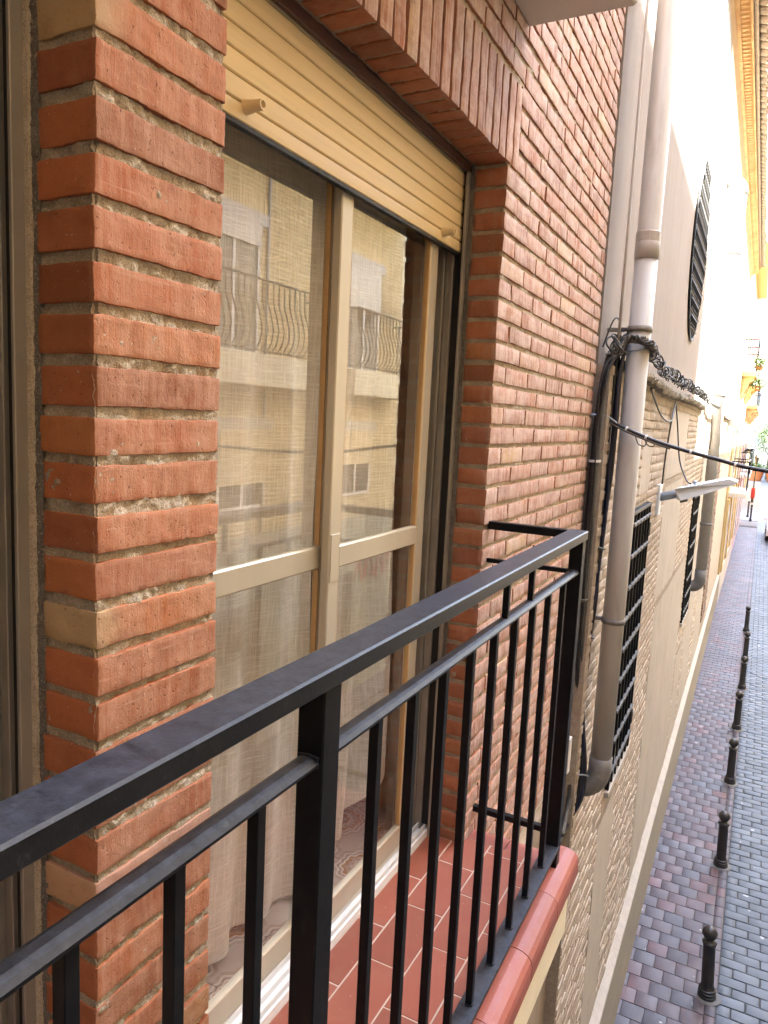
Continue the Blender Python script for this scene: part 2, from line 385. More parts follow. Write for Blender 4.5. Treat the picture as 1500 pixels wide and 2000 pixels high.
MAT['paver'] = paver('red_grey_paver', [(0, (.086, .058, .066)), (.25, (.066, .063, .078)), (.5, (.100, .063, .071)), (.72, (.063, .063, .078)), (.86, (.135, .064, .068)), (1, (.079, .058, .068))], (.083, .075, .087))
MAT['cobble'] = paver('blue_grey_cobble', [(0, (.066, .080, .098)), (.4, (.081, .096, .115)), (.7, (.07, .083, .102)), (1, (.087, .102, .121))], (.081, .096, .117))
MAT['footing'] = simple('grey_mortar_footing', (.13, .125, .12), (.17, .165, .155), 20, .9, .6)
MAT['joint'] = simple('dark_paving_joint', (.055, .05, .048), (.085, .08, .075), 20, .95, .5)
# rubble brick of the church
def church_brick(name):
    t = NT(name); r = t.rand()
    col = t.ramp(r, [(0, (.38, .305, .23)), (.3, (.44, .365, .28)), (.55, (.34, .26, .19)), (.8, (.47, .40, .315)), (1, (.40, .315, .235))])
    col = t.mix(t.ramp(t.noise(3, 6, .65), [(.4, (0, 0, 0)), (.7, (.65,)*3)]), col, (.46, .385, .295))
    n1 = t.bump(t.noise(50, 6, .7), .7, .008); t.pbr(col, .95, 0, n1, .2); return t.m
MAT['church_brick'] = church_brick('old_pale_brick')
MAT['church_mortar'] = mortar_mat('church_mortar', (.32, .26, .19), (.43, .36, .275))
MAT['dark_brick'] = brick_mat('dark_brown_brick', (.17, .10, .065), (.26, .19, .14), .4, (.24, .17, .11))
# far facade brick (own building out of sight, and opposite): brick texture on plain walls
def wallbrick(name, c1, c2, mort, axis='x'):
    t = NT(name); p = t.sep(t.pos()); cb = t.n('CombineXYZ'); t.l(p[1], cb.inputs[0]); t.l(p[2], cb.inputs[1])
    b = t.n('TexBrick'); t.l(cb.outputs[0], b.inputs['Vector'])
    for k, v in (('Color1', c1), ('Color2', c2), ('Mortar', mort)): b.inputs[k].default_value = (*v, 1)
    b.inputs['Scale'].default_value = 1; b.inputs['Brick Width'].default_value = .25; b.inputs['Row Height'].default_value = .065
    b.inputs['Mortar Size'].default_value = .009; b.inputs['Mortar Smooth'].default_value = .2
    col = t.mix(t.ramp(t.noise(3, 5), [(.4, (0, 0, 0)), (.8, (.4,)*3)]), b.outputs['Color'], tuple(c*.85 for c in c1))
    x = t.math('SUBTRACT', 1, b.outputs['Fac']); t.pbr(col, .85, 0, t.bump(x, .8, .008), .3); return t.m
MAT['wall_bounce'] = wallbrick('pale_bounce_brick_wall', (.56, .42, .33), (.50, .35, .27), (.50, .45, .38))  # paler than the red brick, so the unseen upper walls bounce more light
MAT['wall_dark'] = wallbrick('brown_brick_wall', (.22, .12, .07), (.18, .095, .055), (.2, .16, .12))
MAT['wall_yellow'] = wallbrick('yellow_brick_wall', (.80, .66, .38), (.66, .51, .26), (.26, .19, .10))
# window glass: clear, coated
def glass(name, ior, tint=(.93, .95, .93)):
    t = NT(name); fr = t.n('Fresnel'); fr.inputs[0].default_value = ior
    tr = t.n('BsdfTransparent'); tr.inputs[0].default_value = (*tint, 1)
    gl = t.n('BsdfGlossy'); gl.inputs['Roughness'].default_value = .003
    nz = t.noise(1.6, 1, .4); t.l(t.bump(nz, .02, .02), gl.inputs['Normal'])
    mx = t.n('MixShader'); gg = t.n('NewGeometry'); t.l(t.math('MULTIPLY', fr.outputs[0], t.math('SUBTRACT', 1, gg.outputs['Backfacing'])), mx.inputs[0]); t.l(tr.outputs[0], mx.inputs[1]); t.l(gl.outputs[0], mx.inputs[2])
    t.l(mx.outputs[0], t.out.inputs[0]); return t.m
MAT['glass'] = glass('coated_window_glass', 2.5, (.99, .99, .985))
def linen(name):
    t = NT(name); g = t.sep(t.pos())
    hz = t.noise(1, 3, .7, stretch=(1, 16, 330)); vt = t.noise(1, 3, .7, stretch=(1, 380, 12))
    th = t.math('MAXIMUM', t.ramp(hz, [(.42, (0, 0, 0)), (.66, (1, 1, 1))]), t.ramp(vt, [(.42, (0, 0, 0)), (.66, (1, 1, 1))]))
    col = t.mix(th, (.84, .80, .73), (.96, .945, .91))
    d = t.n('BsdfDiffuse'); t.l(col, d.inputs[0]); tl = t.n('BsdfTranslucent'); t.l(col, tl.inputs[0])
    tr = t.n('BsdfTransparent'); m1 = t.n('MixShader'); m1.inputs[0].default_value = .15
    t.l(d.outputs[0], m1.inputs[1]); t.l(tl.outputs[0], m1.inputs[2])
    m2 = t.n('MixShader'); t.l(t.math('MULTIPLY_ADD', th, .18, .78), m2.inputs[0]); t.l(tr.outputs[0], m2.inputs[1]); t.l(m1.outputs[0], m2.inputs[2])
    t.l(m2.outputs[0], t.out.inputs[0]); return t.m
MAT['linen'] = linen('sheer_linen')
def ornate(name):
    t = NT(name); p = t.sep(t.pos((5, 5, 1)))
    fx = t.math('SUBTRACT', t.math('FRACT', p[0]), .5); fy = t.math('SUBTRACT', t.math('FRACT', p[1]), .5)
    ax = t.math('ABSOLUTE', fx); ay = t.math('ABSOLUTE', fy)
    dx = t.math('SUBTRACT', .5, ax); dy = t.math('SUBTRACT', .5, ay)
    rc = t.math('SQRT', t.math('ADD', t.math('MULTIPLY', dx, dx), t.math('MULTIPLY', dy, dy)))
    rr = t.math('SQRT', t.math('ADD', t.math('MULTIPLY', ax, ax), t.math('MULTIPLY', ay, ay)))
    an = t.math('ARCTAN2', dy, dx)
    wv = t.math('MULTIPLY_ADD', t.math('SINE', t.math('MULTIPLY', an, 12)), .022, rc)
    base = t.ramp(wv, [(0, (.20, .10, .03)), (.12, (.24, .12, .035)), (.16, (.55, .50, .42)), (.19, (.30, .26, .2)), (.26, (.27, .15, .05)), (.33, (.56, .50, .42)), (.36, (.22, .2, .17)), (.40, (.5, .46, .39)), (.44, (.3, .27, .22)), (.5, (.38, .35, .3))], 'CONSTANT')
    col = t.mix(t.ramp(t.math('SINE', t.math('MULTIPLY', rr, 60)), [(.3, (0, 0, 0)), (.7, (.4,)*3)]), base, (.40, .37, .32))
    t.pbr(col, .35, 0, None, .5); return t.m
MAT['ornate'] = ornate('patterned_cement_tile')

# ================================================================== SETTING
ZG = -3.85                                   # street level; z = 0 is the balcony floor
def structure(name, mb, mat, **k):
    o = mb.build(name, mat, **k); o['kind'] = 'structure'; return o
structure('ground', MB().box(-600, 600, -400, 900, ZG-.6, ZG-.03), MAT['ground'])
pave = structure('pavement', MB().box(-.6, .915, -12, 47, ZG-.3, ZG-.012), MAT['joint'])
road = structure('road', MB().box(.9165, 5.0, -12, 150, ZG-.3, ZG-.016), MAT['joint'])
structure('opposite_pavement', MB().box(5.002, 5.6, -12, 150, ZG-.3, ZG+.02), MAT['paver'])

def wx(Y): return .10 - .0085*Y              # face of the church's lower wall
def px_(Y): return .155 - .0085*Y            # face of its plinth

# ---- red pavers: cross bond, with a soldier border at the road side
pm = [rough_brick(.190, .190, .05, .004, .0012, seed=i) for i in range(5)]
items = []
Y = 4.378; row = 0
while Y < 46:
    e = .808; first = True
    while e > px_(Y)-.02:
        L = .097 if (first and row % 2) else .194
        items.append((e-L, e, Y, Y+.1955)); e -= L; first = False
    Y += .1955; row += 1
Y = 4.4
while Y < 46: items.append((.809, .902, Y, Y+.195)); Y += .195
def vis_key(i): return i[2]
items.sort(key=vis_key)
near = [i for i in items if i[2] > 5.0][:300]; ns = set(near); far = [i for i in items if i not in ns and i[2] > 4.9]
rb = random.Random(3)
for a, b, c, d in near:
    put('paver', pm[rb.randrange(5)], MAT['paver'], pave, loc=((a+b)/2, (c+d)/2, ZG-.0265+rb.uniform(-.0015, .0015)), scale=((b-a-.006)/.190, (d-c-.006)/.190, 1), rot=(0, 0, rb.uniform(-.008, .008)))
mb = MB()
for a, b, c, d in far: mb.cbox(a+.003, b-.003, c+.003, d-.003, ZG-.05, ZG-.002+rb.uniform(-.0015, .0015), .004)
mb.build('far_pavers', MAT['paver'], pave, kind='stuff')
# ---- blue grey cobbles of the roadway
cm = [rough_brick(.235, .135, .06, .010, .0028, seed=20+i) for i in range(5)]
items = []; Y = 4.4; row = 0
while Y < 44:
    x = .904 - (.12 if row % 2 else 0); xm = min(4.95, .9 + .10*(Y-4) + .5)
    while x < xm:
        a = max(x, .904)
        if x+.24-a > .05: items.append((a, x+.24, Y, Y+.14))
        x += .24
    Y += .14; row += 1
near = [i for i in items if i[2] > 5.6 and i[0] < .95+.075*(i[2]-5.0)+.15][:300]; ns = set(near); far = [i for i in items if i not in ns and i[2] > 5]
for a, b, c, d in near:
    put('cobble', cm[rb.randrange(5)], MAT['cobble'], road, loc=((a+b)/2, (c+d)/2, ZG-.034+rb.uniform(-.003, .003)), scale=((b-a-.008)/.235, (d-c-.008)/.135, 1), rot=(rb.uniform(-.01, .01), rb.uniform(-.01, .01), rb.uniform(-.02, .02)))
mb = MB()
for a, b, c, d in far: mb.cbox(a+.004, b-.004, c+.004, d-.004, ZG-.06, ZG-.004+rb.uniform(-.003, .003), .007)
mb.build('far_cobbles', MAT['cobble'], road, kind='stuff')
structure('far_road', MB().box(.918, 4.99, 44, 150, ZG-.1, ZG-.006), MAT['cobble'])
structure('crossing', MB().box(-3, 6, 50, 55, ZG-.1, ZG+.0), simple('pale_crossing_paving', (.20, .20, .21), (.23, .225, .225), 3, .6, .2))

# ================================================================== OWN BUILDING
PITCH = .065; ZB = 1.8643                    # a course's underside
YJ = 1.5257; PW = .2410; DEP = .100; YE = 3.02; ZL = 2.186
own = thing('brick_apartment_building', 'red brick apartment house whose balcony fills the foreground', 'building', (0, 1.5, ZG))
core = MB()
core.box(-.35, -.02, YJ+.012, YE-.004, -.35, 3.47)
core.box(-.115, -.02, .012, PW-.012, -.02, ZL+.01); core.box(-.35, -.116, -.004, PW+.004, -.02, ZL+.02)
core.box(-.35, -.02, -1.30, YJ+.011, ZL+.022, 3.47)
core.build('wall', MAT['mortar'], own)
MB().box(-.35, 0, -1.30, YE-.002, 3.472, 11.6).box(-.35, 0, -9, -1.302, -.3, 11.6).build('upper_wall', MAT['wall_bounce'], own)
MB().box(-.35, .012, -9, YE+.20, ZG-.2, -.42).build('ground_floor_wall', MAT['wood_grey'], own)
MB().box(-.35, -.02, -9, YE-.003, -.418, -.352).build('band', MAT['plaster_grey'], own)
MB().box(-9, -.36, -9, -8.8, ZG, 11.6).box(-9, -.36, YE-.3, YE-.1, ZG, 11.6).box(-9, .12, -9, YE, 11.602, 11.8).box(-9, -8.8, -8.7, YE-.4, ZG, 11.5).build('side_wall', MAT['wall_bounce'], own)
# mortar skins (rough, recessed)
sheet('mortar', (-.0038, .001, -.02), (0, PW-.002, 0), (0, 0, ZL+.03), 80, 700, (1, 0, 0), .0085, 75, MAT['mortar'], own, mean=0)
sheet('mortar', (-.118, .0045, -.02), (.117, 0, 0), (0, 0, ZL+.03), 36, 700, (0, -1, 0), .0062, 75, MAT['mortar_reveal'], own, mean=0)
sheet('mortar', (-.118, PW-.006, -.02), (.112, 0, 0), (0, 0, ZL+.03), 10, 220, (0, 1, 0), .005, 60, MAT['mortar'], own, mean=0)
sheet('mortar', (-.004, YJ+.001, -.35), (0, YE-YJ-.006, 0), (0, 0, 3.82), 230, 640, (1, 0, 0), .008, 60, MAT['mortar'], own, mean=0)
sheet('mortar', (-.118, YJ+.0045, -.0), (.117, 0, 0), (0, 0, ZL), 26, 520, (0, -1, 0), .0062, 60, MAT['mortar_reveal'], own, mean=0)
sheet('mortar', (-.006, -1.3, ZL+.01), (0, YJ+1.306, 0), (0, 0, .62), 300, 80, (1, 0, 0), .005, 60, MAT['mortar'], own, mean=0)
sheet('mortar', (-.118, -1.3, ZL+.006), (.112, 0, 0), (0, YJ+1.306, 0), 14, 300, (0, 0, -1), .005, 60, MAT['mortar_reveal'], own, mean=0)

sheet('cement_strip', (-.132, YJ-.001, 0), (.032, 0, 0), (0, 0, ZL), 8, 420, (0, -1, 0), .004, 70, MAT['mortar_dark'], own)
sheet('cement_strip', (-.132, .001, -.02), (.032, 0, 0), (0, 0, ZL+.02), 8, 420, (0, -1, 0), .004, 70, MAT['mortar_dark'], own)
rb = random.Random(11)
pier_me = [rough_brick(DEP+.005, PW, .050, .0016, .0016, (12, 36, 7), seed=40+i) for i in range(9)]
pier_tan = rough_brick(DEP+.005, PW, .050, .0016, .0016, (12, 36, 7), seed=55); pier_tan.materials.append(MAT['brick_tan'])
pier_pink = rough_brick(DEP+.005, PW, .050, .0016, .0016, (12, 36, 7), seed=56); pier_pink.materials.append(MAT['brick_pink'])
def lit_bloom(l):
    for m_ in l: m_.materials.append(MAT['brick_bloom_lit'])
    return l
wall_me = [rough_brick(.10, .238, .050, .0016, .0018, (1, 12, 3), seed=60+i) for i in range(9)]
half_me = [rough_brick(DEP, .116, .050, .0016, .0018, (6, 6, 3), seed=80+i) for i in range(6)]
lit_bloom(wall_me); lit_bloom(half_me)
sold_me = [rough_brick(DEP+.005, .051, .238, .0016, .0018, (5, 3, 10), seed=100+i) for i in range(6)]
lit_bloom(sold_me)
bricks = []                                  # (importance, mesh, loc, scale, rot)
def j(a): return rb.uniform(-a, a)
for k in range(-6, 31):
    zb = ZB - k*PITCH
    if zb + .05 > ZL or zb < -.06: continue
    x = rb.choice([0, 0, .001, -.002]) + j(.0015)
    pmesh = {0: pier_tan, 12: pier_tan, 18: pier_pink}.get(k) or pier_me[rb.randrange(9)]
    bricks.append((0, pmesh, (-(DEP+.005)/2+.002+x, PW/2+j(.0012), zb+.0255+j(.0015)), (1, 1+j(.006), 1+j(.05)), (j(.006), j(.006), j(.006))))
for k in range(-24, 35):
    zb = ZB - k*PITCH
    if zb < -.36: continue
    jamb = zb + .05 < ZL + .01 and zb > -.02
    y = YJ
    sold = (zb + .05 > ZL-.01 and zb < ZL+.24)
    if sold: y = YJ + .095
    odd = k % 2
    first = True
    while y < YE - .03:
        L = .116 if (first and odd) else .238
        if first and sold and odd: L = .08
        L = L + j(.004)
        if y + L > YE - .004: L = YE - .004 - y
        yc = y + L/2
        d = .10
        me = half_me[rb.randrange(6)] if (first and jamb) else wall_me[rb.randrange(9)]
        bl = .116 if (first and jamb) else .238
        imp = (2 if not (first and jamb) else .5) + yc*.5 + (abs(zb-1.3)*.5 if zb < 2.9 else 5)
        if L > .03: bricks.append((imp, me, (-(DEP if first and jamb else .10)/2+.002+j(.0018), yc+j(.001), zb+.0255+j(.0015)), (1, L/bl, 1+j(.05)), (j(.005), j(.004), j(.005))))
        y += L + .010 + j(.003); first = False
for k in range(-24, -8):                     # courses above the soldier lintel, up to the balcony overhead
    zb = ZB - k*PITCH
    if zb < ZL+.24 or zb > 2.66: continue
    y = YJ - .010
    if not k % 2:
        bricks.append((3.5, wall_me[rb.randrange(9)], (-.048+j(.0015), y-.058, zb+.0255), (1, .116/.238, 1+j(.04)), (0, 0, j(.004)))); y -= .127
    while y > .3:
        bricks.append((3.5, wall_me[rb.randrange(9)], (-.048+j(.0015), y-.119, zb+.0255), (1, 1, 1+j(.04)), (0, 0, j(.004)))); y -= .25
bricks.sort(key=lambda b: b[0])
for i, (imp, me, loc, s_, r_) in enumerate(bricks[:300]):
    put('brick', me, MAT['brick'], own, loc=loc, scale=s_, rot=r_)
def merge(lst, name, mat, parent):
    V = []; F = []
    for imp, me, loc, s_, r_ in lst:
        from mathutils import Euler
        M4 = Matrix.LocRotScale(Vector(loc), Euler(r_), Vector(s_)); n = len(V)
        V += [tuple(M4 @ v.co) for v in me.vertices]; F += [tuple(i+n for i in p.vertices) for p in me.polygons]
    me = bpy.data.meshes.new(name); me.from_pydata(V, [], F); me.update(); me.polygons.foreach_set('use_smooth', [True]*len(F)); me.set_sharp_from_angle(angle=R(30))
    return put(name, me, mat, parent, kind='stuff')
if len(bricks) > 300: merge(bricks[300:], 'far_bricks', MAT['brick_bloom_lit'], own)
y = YJ + .092
while y > -1.3:                               # soldier course over the openings
    put('soldier_brick', sold_me[rb.randrange(6)], MAT['brick'], own, loc=(-(DEP+.005)/2+.003+j(.002), y-.026, ZL+.121+j(.002)), scale=(1, 1+j(.04), 1+j(.008)), rot=(j(.012), j(.006), j(.006)))
    y -= .0615 + j(.003)
MB().cbox(-.30, -.122, .0, YJ+.02, ZL+.002, ZL+.02, .002).build('lintel_board', MAT['darkwood'], own)
MB().cbox(-.122, -.112, .2, YJ+.01, ZL-.022, ZL+.012, .002).build('lintel_trim', MAT['darkwood'], own)

# ---- room behind the doors
structure('room', MB().box(-4.4, -4.3, -3, 3, -.02, 2.7).box(-4.3, -.36, -3.1, -3, -.02, 2.7).box(-4.3, -.36, 2.9, 2.98, -.02, 2.7)
          .box(-4.3, -.36, -3, 2.9, 2.6, 2.7).box(-.36, -.352, -3, -1.3, 0, 2.6).box(-.36, -.352, YJ+.02, 2.9, 0, 2.6).box(-.36, -.352, -.002, PW, 0, 2.6).box(-.36, -.352, -1.3, YJ+.02, ZL+.03, 2.6), MAT['room'])
rf = structure('room_floor', MB().box(-4.3, -.235, -3, 2.9, -.06, .018), MAT['grout'])
tm = MB().cbox(-.0993, .0993, -.0993, .0993, -.006, .006, .0008).mesh('tile')
for ix in range(7):
    for iy in range(-3, 9):
        put('tile', tm, MAT['ornate'], rf, loc=(-.30-.2*ix-.0, .1+.2*iy, .020))

# ---- sliding balcony door with its frame
def make_door():
    d = thing('sliding_balcony_door', '?', 'door', (-.16, .88, .0))
    y0, y1 = PW, YJ
    fr = MB()
    for sgn, ye in ((1, y1), (-1, y0)):      # jamb profiles: lip, black slot, stepped channel
        def yy(a): return ye - sgn*a
        def bx(x0, x1, a, b, z0=.0, z1=ZL-.002):
            fr.cbox(x0, x1, min(yy(a), yy(b)), max(yy(a), yy(b)), z0, z1, .0012)
        bx(-.1205, -.113, -.002, .022); bx(-.1212, -.1207, .006, .010)
        bx(-.158, -.150, .0, .013); bx(-.176, -.159, .0, .007); bx(-.186, -.177, .0, .018); bx(-.204, -.187, .0, .009); bx(-.216, -.205, .0, .022); bx(-.245, -.217, .0, .10)
    fr.cbox(-.245, -.150, y0, y1, ZL-.06, ZL-.003, .002)
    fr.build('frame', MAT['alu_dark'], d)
    for sgn, ye in ((1, y1), (-1, y0)):
        a, b = sorted((ye-sgn*.001, ye-sgn*.005)); MB().box(-.1495, -.1215, a, b, .03, ZL-.01).build('shutter_channel', MAT['rubber'], d)
    th = MB().cbox(-.245, -.122, y0+.001, y1-.001, -.01, .012, .002)
    for xx in (-.138, -.162, -.188, -.214): th.cbox(xx-.003, xx+.003, y0+.002, y1-.002, .011, .030, .001)
    th.cbox(-.130, -.122, y0+.001, y1-.001, .011, .022, .001)
    th.build('threshold', MAT['white'], d)
    def sash(ya, yb, xf, xb):
        s = MB()
        s.cbox(xb, xf, ya, ya+.052, .034, ZL-.03, .003); s.cbox(xb, xf, yb-.052, yb, .034, ZL-.03, .003)
        s.cbox(xb+.001, xf-.001, ya+.05, yb-.05, .034, .105, .003); s.cbox(xb+.001, xf-.001, ya+.05, yb-.05, ZL-.10, ZL-.031, .003)
        s.cbox(xb+.001, xf-.001, ya+.05, yb-.05, 1.030, 1.088, .004)
        so_ = s.build('sash', MAT['alu'], d)
        g = MB()
        for z0, z1 in ((.105, 1.030), (1.088, ZL-.10)):
            for yy_ in (ya+.053, yb-.053): g.cbox(xb+.006, xf-.003, yy_-.004, yy_+.004, z0+.001, z1-.001, .001)
        g.build('glazing_bead', MAT['bead'], so_)
        for z0, z1 in ((.105, 1.030), (1.088, ZL-.10)):
            MB().box((xf+xb)/2-.002, (xf+xb)/2+.002, ya+.05, yb-.05, z0, z1).build('pane', MAT['glass'], so_)
        return so_
    s1 = sash(.840, 1.402, -.152, -.176)
    s2 = sash(y0+.045, .905, -.184, -.208)
    MB().lathe([(.004, 0), (.004, .002), (.0025, .003)], (0, 0, 0), 12).build('screw', MAT['rubber'], d, loc=(-.1835, .872, 1.062), rot=(0, R(90), 0))
    MB().cbox(-.1525, -.1495, .846, .886, 1.0, 1.12, .001).build('lock_plate', MAT['alu'], d)
    return d
door = make_door(); door['label'] = 'sliding aluminium balcony door with net curtains, right of the brick pier'
door2 = copy_tree(door); door2.location = Vector(door.location) + Vector((-.012, -YJ, 0)); door2['label'] = 'aluminium door frame cut off by the left edge, left of the pier'
door['group'] = door2['group'] = 'balcony doors'

def make_shutter():
    s = thing('roller_shutter', '?', 'shutter', (-.138, .88, 1.93))
    n = 0; z = 1.930
    while z < 2.36:
        h = .034 if n == 0 else .0405
        poly = [(-.146, z+.001), (-.134, z+.001), (-.1315, z+.003), (-.1305, z+h*.35), (-.1305, z+h*.7), (-.1315, z+h-.0035), (-.1345, z+h-.002), (-.137, z+h-.0012), (-.146, z+h-.0012)]
        MB().extrude_y(poly, PW+.002, YJ-.0005).build('slat', MAT['shutter'], s); z += h; n += 1
    MB().cbox(-.147, -.1325, PW+.006, YJ-.006, 1.921, 1.930, .001).build('bottom_seal', MAT['rubber'], s)
    for yy in (.455, 1.375):
        p = [(.0135, 0), (.0125, .004), (.0105, .02), (.0098, .036), (.0098, .040), (.0068, .040), (.0066, .030)]
        MB().lathe(p, (0, 0, 0), 20).build('stopper', MAT['shutter'], s, smooth=False, loc=(-.1315, yy, 1.958), rot=(0, R(90), 0))
    return s
sh = make_shutter(); sh['label'] = 'half lowered cream roller shutter above the sliding balcony door'
sh2 = copy_tree(sh); sh2.location = Vector(sh.location) + Vector((0, -YJ, .2)); sh2['label'] = 'roller shutter rolled high over the cut off left door'
sh['group'] = sh2['group'] = 'roller shutters'

# ---- curtains
def curtain(name, label, ya, yb, x, zb, zt, folds, amp, flare, seed, hem, lift):
    v = []; f = []; nu, nv = 110, 70
    for jv in range(nv+1):
        t = jv/nv; z = zb + (zt-zb)*t
        for iu in range(nu+1):
            u = iu/nu; low = (1-t)**2.2
            y = ya + (yb-ya)*u + flare*low*(u-.25) - .03*low*math.sin(u*7+seed)
            a = amp*(.55+.6*(1-t))
            xx = x + a*math.sin(u*folds*2*math.pi + seed + .7*math.sin(t*3+u*4)) + .014*noise.noise(Vector((u*6, t*3, seed))) + .05*low*math.sin(u*5+seed)
            zz = z + (hem*(1-t)**3)*math.sin(u*3.0+seed*.5) + lift*(1-t)*max(0, (u-.45)/.55)**1.6
            v.append((xx, y, zz))
    for jv in range(nv):
        for iu in range(nu):
            a = jv*(nu+1)+iu; f.append((a, a+1, a+nu+2, a+nu+1))
    o = MB().add(v, f).build(name, MAT['linen'], smooth=True); return tag(o, label, 'curtain', 'sheer curtains behind the glass')
curtain('net_curtain', 'sheer cream linen curtain filling the left pane', .10, .97, -.285, .045, 2.45, 5, .020, .05, 1.0, .012, 0)
curtain('net_curtain', 'sheer linen curtain gathered behind the middle stile of the right pane', 1.0, 1.46, -.295, .045, 2.45, 3.2, .022, -.06, 2.3, .012, .24)

# ---- balcony slab, tiles
bal = thing('balcony', 'tiled balcony with terracotta floor and red edge tiles under the railing', 'balcony', (.15, 0, -.3))
YB0, YB1 = -1.75, 1.57
MB().cbox(-.12, .338, YB0, YB1+.085, -.272, -.028, .004).build('slab', MAT['cream'], bal)
MB().box(-.121, .283, YB0, YB1-.001, -.0275, -.0012).build('grout_bed', MAT['grout'], bal)
xs = [-.121, -.037, .087, .207, .284]; tl = MB().cbox(-.5, .5, -.5, .5, -.005, .005, .0).mesh('t')
tiles = {}
for c in range(4):
    x0, x1 = xs[c]+.002, xs[c+1]-.002
    y = 1.40 + (.124 if c % 2 else 0) + .248 - (.124 if c % 2 else 0) + (0 if c % 2 else .124) - .124*(c % 2)*0
    while y > YB0:
        y1 = min(y, YB1)-.002; y0 = max(y-.248, YB0)+.002
        key = (c, round(y1-y0, 3))
        if key not in tiles: tiles[key] = MB().cbox(-(x1-x0)/2, (x1-x0)/2, -(y1-y0)/2, (y1-y0)/2, -.005, .004, .0012).mesh('floor_tile')
        put('floor_tile', tiles[key], MAT['terracotta'], bal, loc=((x0+x1)/2, (y0+y1)/2, -.004+rb.uniform(-.0006, .0006)), rot=(rb.uniform(-.002, .002), rb.uniform(-.002, .002), 0))
        y -= .248
def bull(L):
    prof = [(-.045, -.004), (.005, -.004), (.022, -.007), (.036, -.014), (.046, -.026), (.050, -.042), (.050, -.086), (.040, -.090), (.034, -.086), (.034, -.03), (-.045, -.022)]
    return MB().extrude_y(prof, -L/2, L/2).mesh('edge_tile', False)
be = bull(.277)
for me in (be,): me.polygons.foreach_set('use_smooth', [False]*len(me.polygons))
y = 1.424 + .28
while y > YB0:
    put('edge_tile', be, MAT['bullnose'], bal, loc=(.305, y-.14, rb.uniform(-.001, .001)), rot=(0, rb.uniform(-.004, .004), rb.uniform(-.004, .004))); y -= .28
e2 = bull(.13)
for i, xc in enumerate((.068, .201)):
    put('edge_tile', e2, MAT['bullnose'], bal, loc=(xc, 1.615, .003), rot=(0, 0, R(90)))

# ---- railing
rail = thing('balcony_railing', 'black iron balcony railing with square bars in the foreground', 'railing', (.29, 0, 0))
MB().cbox(.258, .316, YB0, 1.597, 1.0688, 1.097, .003).build('top_rail', MAT['iron_dusty'], rail)
MB().cbox(.0, .2585, 1.567, 1.596, 1.070, 1.096, .002).build('return_rail', MAT['iron'], rail)
mrail = [(.272, .967), (.272, .971), (.277, .976), (.283, .9785), (.294, .9785), (.300, .976), (.305, .971), (.305, .967)]
MB().extrude_y(mrail, YB0, 1.565).build('middle_rail', MAT['iron_dusty'], rail)
MB().cbox(.0, .268, 1.574, 1.588, .960, .974, .001).build('return_bar', MAT['iron'], rail)
MB().cbox(.0, .27, 1.605, 1.628, .078, .098, .002).build('return_bar', MAT['iron'], rail)
MB().cbox(.268, .314, YB0, 1.566, .060, .070, .001).build('bottom_rail', MAT['iron_dusty'], rail)
for yy in (-1.4, .106, 1.582):
    z0 = -.012 if yy > 1 else -.004
    MB().cbox(.270, .310, yy-.021, yy+.021, z0, 1.0685, .002).build('post', MAT['iron'], rail)
bm_ = MB().cbox(-.008, .008, -.008, .008, 0, .8965, .001).mesh('baluster')
for yy in (-1.06, -.93, -.80, -.67, -.54, -.415, -.285, -.157, -.024, .27, .402, .535, .675, .818, .965, 1.115, 1.265, 1.43):
    put('baluster', bm_, MAT['iron'], rail, loc=(.29, yy, .0702))
bs_ = MB().cbox(-.007, .007, -.007, .007, 0, .0902, .001).mesh('short_bar')
for yy in (.885, 1.085): put('short_bar', bs_, MAT['iron'], rail, loc=(.29, yy, .9787))

wm = MB()
for yy in (.27, .402, .535, .675, .818, .965, 1.115, 1.265, 1.43, -.024, -.157, -.285, -.415, -.54):
    for zz in (.0715, .9655):
        wm.tube([(.2985, yy-.007, zz), (.2995, yy, zz+.0008), (.2985, yy+.007, zz)], .0022, 6); wm.tube([(.283, yy-.0085, zz), (.29, yy-.0095, zz+.0006), (.297, yy-.0085, zz)], .0022, 6)
for zz in (.967, .9765): wm.tube([(.275, .083, zz), (.29, .0825, zz+.002), (.305, .083, zz)], .003, 6)
wm.build('weld', MAT['iron_dusty'], rail, kind='stuff')
# ---- balcony overhead
upb = thing('upper_balcony', 'pale plastered underside of the balcony overhead at the top edge', 'balcony', (.15, 1, 2.6))
MB().cbox(.0005, .318, -1.75, 1.64, 2.612, 2.84, .006).build('slab', MAT['plaster_grey'], upb)
MB().cbox(.0005, .345, -1.75, 1.67, 2.841, 2.87, .008).build('edge_tile', MAT['bullnose'], upb)

# ================================================================== CHURCH NEXT DOOR
YC1 = 24.0; ZC = 1.72
ch = thing('church_building', 'old brick and render church wall running down the street beyond the downpipe', 'building', (0, 12, ZG))
def slab_y(mb, ya, yb, z0, z1, fx, th=.3, n=1):
    """wall slab following the line x = fx(Y)"""
    for i in range(n):
        a = ya+(yb-ya)*i/n; b = ya+(yb-ya)*(i+1)/n
        v = [(fx(a)-th, a, z0), (fx(a), a, z0), (fx(b), b, z0), (fx(b)-th, b, z0)]
        v += [(p[0], p[1], z1) for p in v]
        mb.add(v, [(0, 3, 2, 1), (4, 5, 6, 7), (0, 1, 5, 4), (1, 2, 6, 5), (2, 3, 7, 6), (3, 0, 4, 7)])
    return mb
def ux(Y): return .035 - .0085*Y if Y < 10 else -.05 - .004*(Y-10)    # upper wall, set back above the coping
WIN = [(4.08, 4.89, -.95, .90), (9.55, 10.45, -1.10, .67)]
